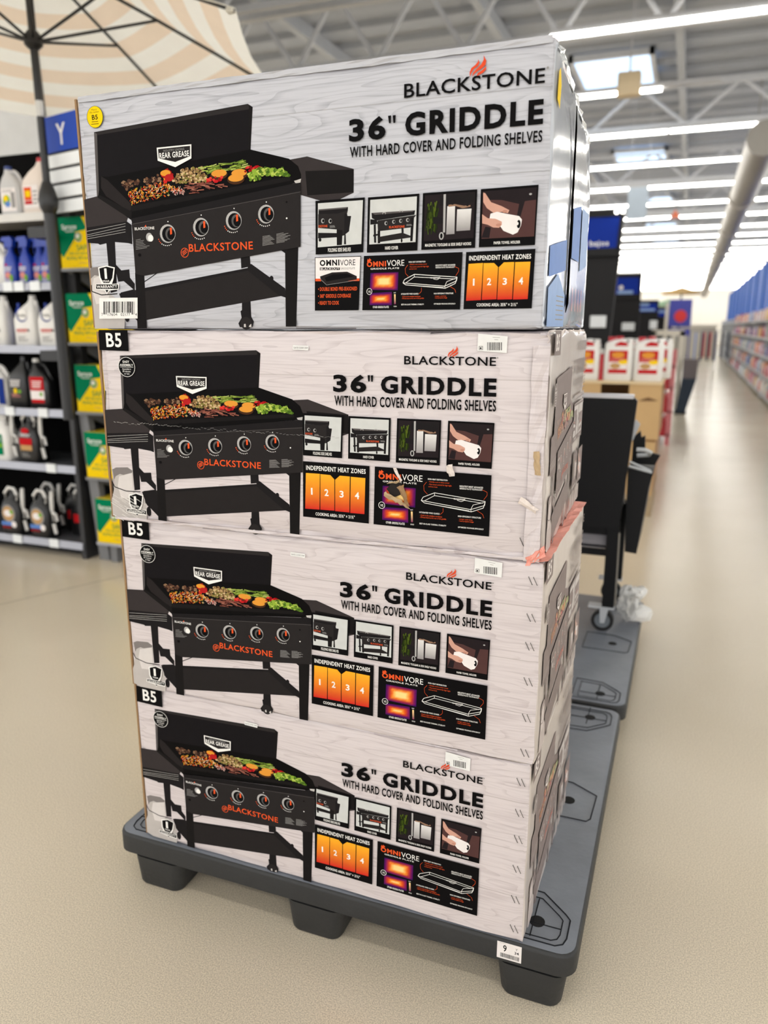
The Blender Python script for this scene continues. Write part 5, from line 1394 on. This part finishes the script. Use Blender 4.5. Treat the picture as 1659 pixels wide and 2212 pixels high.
for k in range(8):
    a0, a1 = UA + k*PI/4, UA + (k+1)*PI/4; mb = MB(); n = 12; ns = 4
    for i in range(n):
        t0, t1 = max(i/n, .02), (i+1)/n; mb.mi(i % 2)
        for j in range(ns):
            q = []
            for t, u in ((t0, j/ns), (t1, j/ns), (t1, (j+1)/ns), (t0, (j+1)/ns)):
                x = UR*t*(math.cos(a0)*(1-u) + math.cos(a1)*u); y = UR*t*(math.sin(a0)*(1-u) + math.sin(a1)*u)
                sag = .03*t*math.sin(PI*u)
                q.append((x*(1-.02*math.sin(PI*u)*t), y*(1-.02*math.sin(PI*u)*t), uz(t) - sag - TILT*y))
            mb.add(q, [(0,1,2,3)])
    o = mb.build('canopy_panel', [beige, cream], um, smooth=True)
polem = mat('pole_black', (20,20,21), .4)
MB().cyl((0,0,2.2), (0,0,3.47), .021, 14).build('pole', polem, um, smooth=True)
MB().cyl((0,0,2.64), (0,0,2.72), .0215, 14).build('pole_sticker', mat('pole_sticker', (200,200,196), .4), um)
MB().loft([(2.12,0,0,.03,.03,2), (2.16,0,0,.05,.05,2), (2.2,0,0,.056,.056,2), (2.25,0,0,.045,.045,2), (2.3,0,0,.026,.026,2)], 14).build('crank_housing', polem, um, smooth=True)
MB().cyl((0,0,.95), (0,0,2.14), .034, 14).build('lower_pole', polem, um, smooth=True)
for z in (1.30, 2.0): MB().box(-.148, -.03, z, .0, .03, z+.06).box(-.148, .03, z, -.118, .158, z+.06).build('clamp', polem, um)
MB().loft([(2.98,0,0,.03,.03,2), (3.0,0,0,.05,.05,2), (3.04,0,0,.05,.05,2), (3.07,0,0,.026,.026,2)], 14).build('hub', polem, um, smooth=True)
for k in range(8):
    a = UA + k*PI/4; c, s_ = math.cos(a), math.sin(a)
    rb_ = MB().tube([(UR*t*c*.995, UR*t*s_*.995, uz(t)-.012-TILT*UR*t*s_) for t in (.02, .25, .5, .75, 1.0)], .0085, 6).build('rib', polem, um)
    MB().tube([(.04*c, .04*s_, 3.025), (UR*.5*c, UR*.5*s_, uz(.5)-.018-TILT*UR*.5*s_)], .008, 6).build('strut', polem, um)
    MB().bbox(UR*c*.98-.02, UR*s_*.98-.02, UZ0-.02-TILT*UR*s_, UR*c*.98+.02, UR*s_*.98+.02, UZ0+.005-TILT*UR*s_, .006, 1).build('rib_pocket', cream, rb_)

# ================================================================== BLACK GRIDDLE ON THE SECOND PALLET
gb = mat('griddle_black', (9,10,13), .5, spec=.25, bump=.1, bump_scale=200); galv = mat('galvanised', (190,194,198), .4, metal=.3, var=.15); rub = mat('tyre_rubber', (14,14,14), .6); gsh = mat('griddle_shelf_grey', (132,130,136), .4)
gr = thing('assembled_griddle', 'assembled black griddle cart with folded side shelf, standing on pallet', 'griddle', (0, 0, 0))
MB().prism([(-1.13,.635), (-.222,.635), (-.185,1.195), (-.20,1.212), (-1.13,1.222)], .035, 'y', 3.42).build('raised_lid', gb, gr)
MB().box(-1.13, 3.417, 1.205, -.200, 3.457, 1.222).build('lid_highlight', mat('lid_highlight_pale', (206,206,210), .3, metal=.4), gr)  # pale strip imitates the highlight along the lid's lit top edge
MB().box(-1.12, 3.47, .66, -.235, 3.90, .90).build('firebox', gb, gr)
MB().box(-1.12, 3.47, .90, -.235, 3.90, .95).build('griddle_plate', gb, gr)
MB().box(-1.12, 3.44, .60, -.225, 3.47, .66).build('rear_rail', gb, gr)
MB().box(-1.1, 3.47, .535, -.275, 3.88, .545).build('bottom_shelf', gsh, gr); MB().box(-1.1, 3.452, .50, -.27, 3.468, .53).build('shelf_rail', gb, gr); MB().box(-1.1, 3.47, .53, -.27, 3.474, .60).build('shelf_back', gsh, gr)
for x, y in ((-.272, 3.43), (-.272, 3.86), (-1.12, 3.43), (-1.12, 3.86)):
    MB().box(x, y, .268, x+.052, y+.045, .66).build('leg', gb, gr)
    cst = MB().box(x-.06, y+.0, .258, x+.055, y+.05, .268).prism([(x-.008,.258), (x+.03,.258), (x+.016,.19), (x-.004,.188)], .004, 'y', y+.002).prism([(x-.008,.258), (x+.03,.258), (x+.016,.19), (x-.004,.188)], .004, 'y', y+.046).build('caster', galv, gr)
    MB().cyl((x+.005, y+.012, .198), (x+.005, y+.04, .198), .05, 24).build('tyre', rub, cst, smooth=True); MB().cyl((x+.005, y+.010, .198), (x+.005, y+.042, .198), .034, 20).build('wheel_hub', mat('hub_grey', (112,118,124), .4, metal=.2), cst, smooth=True)
# folded side shelf hanging on the right, its bracket and towel bar
fs_ = MB().prism([(-.205,.905), (-.10,.885), (-.112,.83), (-.142,.525), (-.192,.53)], .42, 'y', 3.45).build('folded_shelf', gb, gr)
MB().tube([(-.20,3.445,.915), (-.105,3.445,.893)], .006, 6).tube([(-.20,3.445,.935), (-.11,3.445,.9)], .005, 6).build('shelf_lip', galv, fs_)
MB().prism([(-.2,.9), (-.2,1.02), (-.172,1.05), (-.165,1.02), (-.15,1.03), (-.145,.96), (-.08,.945), (-.1,.9)], .02, 'y', 3.6).build('shelf_bracket', gb, gr)
MB().tube([(-.175,3.47,.985), (-.14,3.47,.985), (-.118,3.49,.972), (-.125,3.53,.955), (-.175,3.53,.95)], .009, 8).build('towel_bar', galv, gr, smooth=True)
MB().prism([(-.222,1.0), (-.195,1.02), (-.17,1.09), (-.19,1.11), (-.215,1.04)], .01, 'y', 3.5).build('hinge', galv, gr)
MB().tube([(-.218,3.425,.62), (-.216,3.425,.45), (-.214,3.425,.28)], .004, 5).build('strap', mat('strap', (120,116,108), .6), gr)
bag = thing('plastic_bag', 'crumpled clear and white plastic bag tied to griddle leg', 'bag', (-.165, 3.62, PH))
bm = bmesh.new(); bmesh.ops.create_icosphere(bm, subdivisions=3, radius=1); rb2 = random.Random(8)
for v in bm.verts:
    k = 1 + .22*math.sin(v.co.x*7+1)*math.sin(v.co.y*6)*math.sin(v.co.z*8) + rb2.uniform(-.2,.2); v.co = Vector((v.co.x*.05*k, v.co.y*.05*k, max(.002, .09 + v.co.z*.085*k)))
MB().from_bm(bm).build('bag_body', mat('bag_film', (190,190,188), .15, var=.3, scale=20, bump=.6, bump_scale=40, spec=.8), bag)
for dx, dz, rx in ((.035,.15,.03), (.045,.045,.045)):
    bm = bmesh.new(); bmesh.ops.create_icosphere(bm, subdivisions=2, radius=1)
    for v in bm.verts:
        k = 1 + rb2.uniform(-.42,.42); v.co = Vector((dx + v.co.x*rx*1.15*k + v.co.z*.012, v.co.y*rx*.8*k - .01, max(.002, dz + v.co.z*rx*.85*k)))
    MB().from_bm(bm).build('paper_wad', mat('white_wad', (232,232,230), .6, bump=.5, bump_scale=60), bag)

# ================================================================== CARDBOARD DISPLAY AND JUGS
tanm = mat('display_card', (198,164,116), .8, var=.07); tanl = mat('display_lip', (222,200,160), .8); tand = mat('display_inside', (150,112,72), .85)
cd = thing('cardboard_display', 'tan corrugated cardboard display bin below white jugs', 'display', (0, 0, 0))
def facepanel(x0, x1, z0, z1, cut=None):
    if cut: MB().box(x0, 6.5, z0, cut[0], 6.52, z1).box(cut[1], 6.5, z0, x1, 6.52, z1).box(cut[0], 6.5, z0, cut[1], 6.52, cut[2]).build('front_panel', tanm, cd)
    else: MB().box(x0, 6.5, z0, x1, 6.52, z1).build('front_panel', tanm, cd)
facepanel(-1.3, -.175, .62, 1.06, (-.64, -.42, .84)); facepanel(-1.3, -.19, .16, .60)
MB().box(-.195, 6.52, .62, -.175, 7.45, 1.0).build('side_panel', tand, cd); MB().box(-.21, 6.52, .16, -.19, 7.45, .6).build('side_panel', tand, cd)
MB().box(-1.3, 6.49, 1.055, -.17, 7.45, 1.075).build('tray_lip', tanl, cd); MB().box(-1.3, 6.52, .6, -.19, 7.45, .62).build('deck', tand, cd)
MB().box(-1.3, 7.43, .16, -.19, 7.45, 1.06).build('back_panel', tand, cd)
MB().prism([(-.34,.925), (-.20,.93), (-.24,.945), (-.27,.955), (-.30,.945)], .004, 'y', 6.494).build('hand_hole', mat('hand_hole', (110,80,50), .9), cd)
MB().box(-1.35, 6.45, .0, -.18, 7.5, .02).box(-1.35, 6.45, .13, -.18, 7.5, .16).build('pallet_boards', mat('bin_pallet', (170,150,120), .8), cd)
for x in (-1.34, -.8, -.28): MB().box(x, 6.47, .02, x+.09, 7.48, .13).build('pallet_block', mat('bin_pallet', (170,150,120)), cd)
LB_jug = [rect('redlab',-72,60,72,240), rect('tan',-50,190,45,222), ('e','cheese',0,204,46,24), rect('white2',-70,92,70,150), ('e','tan',-20,118,40,24), ('e','yellow',40,150,36,20), ('x','pink',-62,158,60,184), ('p','redlab',[(-34,275),(68,275),(62,300),(10,310),(-24,292)]), ('e','ink',66,312,9,9)]
jug0 = None
for k, (x, y, l) in enumerate(((-.295, 6.63, 'white jug with red food label, nearest the aisle on the display bin'), (-.525, 6.63, 'white jug with red food label, second from the aisle'), (-.785, 6.63, 'white jug with red food label, beside the carton stack'), (-.24, 7.05, 'white jug standing behind the aisle-side jug'), (-.50, 7.05, 'white jug at the back of the display bin'))):
    if jug0 is None:
        jug0 = thing('red_label_jug', l, 'bottle', (x, y, 1.075), group='white jugs with red labels')
        MB().loft([(0,0,0,.105,.075,6), (.012,0,0,.113,.082,6), (.235,0,0,.113,.082,6), (.255,0,0,.108,.08,6), (.27,0,0,.113,.082,5), (.30,.0,0,.105,.075,4), (.325,.03,0,.075,.055,3)]).build('bottle', whitep, jug0, smooth=True)
        MB().cyl((-.06,0,.30), (-.06,0,.345), .03, 14).build('cap', redp, jug0, smooth=True)
        MB().tube(arch(.0, .315, .1, .27, .335), .012, 8).build('handle', whitep, jug0, smooth=True)
        o = Print().ops(LB_jug).build('label', jug0); o.location = (0, -.0835, 0)
    else: dup(jug0, (x, y, 1.075), 0, l)
j2 = dup(jug0, (-.53, 6.62, .62), 0, 'white jug glimpsed through the cut-out of the display bin')
rbt = thing('red_bottle', 'slim red bottle between the white jugs', 'bottle', (-.66, 6.62, 1.075))
MB().loft([(0,0,0,.03,.03,2.5), (.16,0,0,.03,.03,2.5), (.21,0,0,.016,.016,2)]).build('bottle', redp, rbt, smooth=True); MB().cyl((0,0,.2), (0,0,.25), .014, 10).build('cap', whitep, rbt)
sj = thing('white_canister', 'short plain white canister at the aisle end of the bin', 'canister', (-.165-.07, 6.56+.75, 1.075))
MB().loft([(0,0,0,.06,.06,3), (.2,0,0,.06,.06,3), (.23,0,0,.05,.05,3)]).build('body', whitep, sj, smooth=True); MB().cyl((0,0,.225), (0,0,.25), .035, 12).build('cap', whitep, sj)

# ================================================================== ENDCAP DISPLAYS DOWN THE AISLE
sigb = mat('endcap_blue', (0,44,150), .6, spec=.2); panb = mat('endcap_black', (22,21,23), .6, spec=.3)
def endcap(label, y, xr0, xr1, zt, zs, cards, text=None):
    """black end panel with tilted blue header; xr0/xr1 right edge at the bottom / top"""
    t = thing('endcap_display', label, 'display', (0, y, 0), group='black endcap displays with blue headers'); xl = xr0 - 1.2; zb = 1.42
    at = lambda z: xr0 + (xr1-xr0)*(z-zb)/(zt-zb)
    MB().prism([(xl,0), (xr0,0), (xr0,zb), (at(zs),zs), (xl,zs)], .06, 'y', .02).build('back_panel', panb, t)
    MB().prism([(xl,zs+.02), (at(zs)-.03,zs+.02), (at(zt)-.03,zt-.06), (xl,zt-.06)], .03, 'y', -.01).build('blue_header', sigb, t)
    MB().prism([(xl,zs-.05), (at(zs),zs-.05), (at(zs),zs+.02), (xl,zs+.02)], .08, 'y', -.03).build('header_rail', blackm, t)
    MB().prism([(xl,zt-.06), (at(zt),zt-.06), (at(zt),zt), (xl,zt)], .08, 'y', -.03).build('header_rail', blackm, t)
    MB().prism([(at(zs)-.03,zs), (at(zs),zs), (at(zt),zt), (at(zt)-.03,zt)], .08, 'y', -.03).build('header_post', blackm, t)
    for (x, z, w, h) in cards: MB().bbox(x, -.012, z, x+w, .02, z+h, .004, 1).build('price_card', tagm, t)
    for z in (.35, .8, 1.2): MB().box(xl, -.35, z, xr0-.02, .02, z+.03).build('shelf', blackm, t)
    for op in text or ():
        o = Print().ops([op]).build('lettering', t); o.location = (0, -.0115, 0)
    return t
endcap('black endcap with blue header reading s bajos, nearest the jugs', 8.0, -.735, -.674, 2.57, 2.205, [(-.93,1.49,.15,.115)], [('t','white','s',-1040,2250,-1004,50,'b'), ('t','white','bajos',-978,2250,-800,50,'b')])
endcap('second black endcap with smaller blue header down the aisle', 13.0, -.765, -.775, 2.3, 1.97, [(-1.02,1.44,.19,.12)], [('e','white2',-1070,2090,34,36), ('l','blue2',50,[(-1120,2020),(-890,2020)])])
endcap('third black endcap with blue header down the aisle', 18.0, -.675, -.69, 2.05, 1.79, [(-.84,1.45,.15,.18)], [('l','blue2',50,[(-1080,1960),(-880,1960)]), ('l','blue2',45,[(-1080,1850),(-760,1850)])])
endcap('fourth and farthest black endcap with blue header', 23.0, -.50, -.54, 2.02, 1.75, [(-.78,1.3,.16,.1)], [('l','blue2',55,[(-880,1900),(-680,1900)])])
for k, (x, l) in enumerate(((-.74, 'round white clip light on the nearest endcap, left one'), (-.685, 'round white clip light on the nearest endcap, right one'))):
    t = thing('clip_light', l, 'light', (x, 7.93, 2.545)); MB().loft([(-.02,0,0,.006,.006,2), (-.012,0,0,.018,.018,2), (.01,0,0,.018,.018,2), (.02,0,0,.006,.006,2)], 12).build('bulb', emit('clip_glow', (255,250,240), 3.0), t, smooth=True); MB().box(-.006, 0, -.006, .006, .06, .006).build('clip', blackm, t)

# --- red rack beyond the display bin
rr = thing('red_rack', 'narrow red rack of red bottles beside the aisle', 'rack', (-.20, 10.6, 0))
rm = mat('rack_red', (186,16,30), .45); rp = mat('rack_pink', (206,120,124), .5)
MB().box(-.3, 0, 0, -.26, .9, 1.34).build('back_panel', blackm, rr)
for x, y in ((.0, .0), (.0, .86)): MB().box(x, y, 0, x+.05, y+.04, 1.2).build('post', rp, rr)
for z in (.12, .42, .72, 1.0): MB().box(-.27, 0, z, .05, .9, z+.025).build('shelf', rm, rr)
red0 = None; nme = ['lowest', 'second', 'third', 'top']
for i, z in enumerate((.145, .445, .745, 1.025)):
    for j in range(3):
        lb = 'red bottle on the %s shelf of the red rack, %s one' % (nme[i], ('nearest', 'middle', 'farthest')[j])
        if red0 is None:
            red0 = thing('red_rack_bottle', lb, 'bottle', (-.26, 10.7, z), group='red bottles on the red rack')
            MB().loft([(0,0,0,.075,.075,4), (.14,0,0,.075,.075,4), (.19,0,0,.04,.04,2), (.22,0,0,.03,.03,2)], 14).build('bottle', rm, red0, smooth=True); MB().cyl((0,0,.215), (0,0,.25), .034, 10).build('cap', whitep, red0)
        else: dup(red0, (-.26, 10.7 + .28*j, z), 0, lb)
red0.location = (-.26, 10.7, .145)

# --- objects farther down the aisle
fr_ = thing('display_frame', 'off-white open display frame beyond the red rack', 'frame', (-.30, 15.2, 0)); ofw = mat('frame_white', (226,220,206), .5)
MB().box(-.35, 0, 0, -.28, .08, 1.42).build('post', ofw, fr_); MB().box(.12, 0, 0, .2, .08, 1.42).build('post', ofw, fr_); MB().box(-.35, 0, 1.34, .2, .08, 1.44).build('crossbar', ofw, fr_)
nv = thing('slanted_stand', 'dark navy slanted display stand beside the aisle', 'stand', (.02, 14.6, 0)); nvm = mat('stand_navy', (14,34,52), .6)
MB().prism([(-.16,.03), (.0,.03), (.14,.62), (-.1,.62)], .5, 'y', 0).build('body', nvm, nv); MB().box(-.18, -.02, 0, .02, .52, .03).build('base', blackm, nv); MB().box(-.1, .02, .62, .14, .48, .95).build('goods_tray', mat('stand_grey', (104,96,98), .7), nv)
bs = thing('blue_sign', 'blue-violet sign with a round red mark beside the aisle', 'sign', (-.28, 20.0, 0))
MB().box(-.24, 0, 1.5, .26, .04, 2.12).build('board', mat('sign_violet', (60,66,170), .4), bs); MB().cyl((0.02,-.012,1.74), (.02,.0,1.74), .14, 20).build('red_mark', mat('sign_red', (226,40,40), .4), bs); MB().box(-.32, .0, 0, -.25, .05, 2.05).build('post', ofw, bs); MB().box(-.24, 0, 1.3, .26, .04, 1.45).build('lower_board', mat('sign_violet', (60,66,170)), bs)
def far_umbrella(label, loc, rgb, r, z0, h, nm):
    t = thing('far_umbrella', label, 'umbrella', loc); m_ = mat(nm, rgb, .9)
    for k in range(8):
        a, b = k*PI/4, (k+1)*PI/4
        MB().add([(0,0,z0+h), (r*math.cos(a),r*math.sin(a),z0), (r*math.cos(b),r*math.sin(b),z0), (0,0,z0+h-.02), (r*math.cos(a),r*math.sin(a),z0-.06), (r*math.cos(b),r*math.sin(b),z0-.06)], [(0,1,2), (5,4,3), (1,4,5,2)]).build('canopy_panel', m_, t)
    MB().cyl((0,0,0), (0,0,z0+h), .025, 8).build('pole', polem, t)
far_umbrella('small tan patio umbrella far down the aisle', (-.36, 25.6, 0), (226,190,128), .55, 2.5, .16, 'tan_canopy'); far_umbrella('pale green patio umbrella just below the tan one', (-.75, 27.5, 0), (170,206,170), .6, 2.2, .16, 'green_canopy')
def rack(label, loc, cols):
    t = thing('clothes_rack', label, 'rack', loc, group='clothes racks')
    MB().tube([(-.5,0,0), (-.5,0,1.35), (.5,0,1.35), (.5,0,0)], .02, 6).build('rail', greym, t)
    for i, c in enumerate(cols):
        x = -.42 + .84*i/(len(cols)-1)
        MB().prism([(-.16,.35), (.16,.35), (.2,1.1), (.08,1.3), (-.08,1.3), (-.2,1.1)], .06, 'x', x).build('garment', mat('cloth_%d_%d_%d' % c, c, .9), t)
rack('clothes rack of navy and pale blue garments', (.35, 29.5, 0), [(70,80,150),(150,170,220),(30,36,90),(24,28,70),(60,60,110)])
rack('clothes rack of red and grey garments', (.9, 33.0, 0), [(190,40,50),(200,60,66),(150,110,116),(90,90,100),(80,84,100)])
cn = thing('pale_counter', 'long pale counter across the far aisle end', 'counter', (0, 44, 0)); MB().box(-4, 0, .0, 1.2, 1, 1.5).build('front', mat('counter_front', (206,200,186), .6), cn); MB().box(-4.1, -.1, 1.5, 1.3, 1.1, 1.6).build('top', ofw, cn)

# ================================================================== RIGHT-HAND SHELVING
ge = thing('aisle_shelving', 'long pale shelving run of colourful packages along the right', 'shelving', (0, 0, 0))
shm = mat('run_shelf', (196,198,200), .5); tealm = mat('teal_panel', (52,134,160), .5)
MB().box(1.95, 15.0, 0, 2.0, 46, 1.75).build('back_panel', shm, ge)
for z in (.12, .5, .88, 1.26, 1.64): MB().box(1.48, 15.0, z-.03, 1.95, 46, z).build('shelf', shm, ge)
for k in range(9): MB().box(1.5, 14.96 + k*3.87, 0, 2.0, 15.0 + k*3.87, 1.8).build('divider', tealm if k < 1 else shm, ge)
MB().box(1.46, 14.9, 0, 1.56, 14.96, 1.6).build('end_post', mat('teal_light', (120,170,190), .5), ge)
cols = [(214,150,160),(232,226,222),(186,60,70),(232,190,130),(120,140,190),(224,214,200),(200,180,196),(150,110,150),(230,160,120),(90,110,170),(238,236,236),(206,120,130),(170,190,200),(150,60,60)]
gm = [mat('pack_%d' % i, c, .5) for i, c in enumerate(cols)]
pouchA = MB().loft([(0,0,0,.07,.10,5), (.02,0,0,.085,.11,5), (.17,0,0,.08,.11,4), (.24,0,0,.02,.10,4)], 12).build('pack_proto', gm[0], None, smooth=True).data
boxB = MB().bbox(-.07, -.12, 0, .07, .12, .22, .015, 1).build('pack_proto', gm[0], None).data
botC = MB().loft([(0,0,0,.055,.055,2.5), (.16,0,0,.055,.055,2.5), (.2,0,0,.025,.025,2), (.25,0,0,.025,.025,2)], 12).build('pack_proto', gm[0], None, smooth=True).data
for o in [o for o in bpy.data.objects if o.name.startswith('pack_proto')]: bpy.data.objects.remove(o)
rng = random.Random(21); meshes = {}
cname = ['rose pink','off-white','deep red','sandy orange','dusty blue','ivory','pale lilac','purple','peach','dark blue','bright white','coral pink','pale grey-blue','maroon']; lvl = {.12: 'lowest', .5: 'second-lowest', .88: 'middle', 1.26: 'second-highest', 1.64: 'highest'}; kindn = {pouchA.name: 'pouch', boxB.name: 'box', botC.name: 'bottle'}
for z in (.12, .5, .88, 1.26, 1.64):
    y = 15.25
    while y < 33:
        for b0, nm in ((rng.choice((pouchA, boxB, botC)), 0),):
            ci = rng.randrange(len(gm)); key = (b0.name, ci)
            if key not in meshes:
                m2 = b0.copy(); m2.materials.clear(); m2.materials.append(gm[ci]); meshes[key] = m2
            o = bpy.data.objects.new('shelf_package', meshes[key]); COL.objects.link(o); o.location = (1.58, y, z); s = rng.uniform(.85, 1.2); o.scale = (1, s, s)
            tag(o, '%s %s on the %s right-hand aisle shelf, %s' % (cname[ci], kindn[b0.name], lvl[z], 'near end' if y < 18 else 'first half' if y < 22 else 'second half' if y < 27 else 'far end'), kindn[b0.name], 'packages on the right-hand aisle shelving')
        y += rng.uniform(.3, .42) if y < 22 else rng.uniform(.5, .7)

# ---- small signs hung from the roof
hs = thing('hanging_banner', 'pale blue-grey banner hanging beside the nearest endcap', 'banner', (-1.16, 16.4, 0)); MB().box(-.18, 0, 3.5, .18, .02, 4.08).build('banner_cloth', mat('banner_pale', (190,204,218), .6), hs)
for x in (-.16, .16): MB().cyl((x, .01, 4.08), (x, .01, 6.0), .004, 5).build('wire', housem, hs)
hs = thing('hanging_marker', 'small orange triangular marker hanging from the roof', 'marker', (-.58, 20.6, 0)); MB().prism([(-.12,4.0), (.12,4.0), (0,4.2)], .02, 'y', 0).build('marker_plate', mat('marker_orange', (236,130,96), .6), hs); MB().cyl((0, .01, 4.18), (0, .01, 6.0), .004, 5).build('wire', housem, hs)
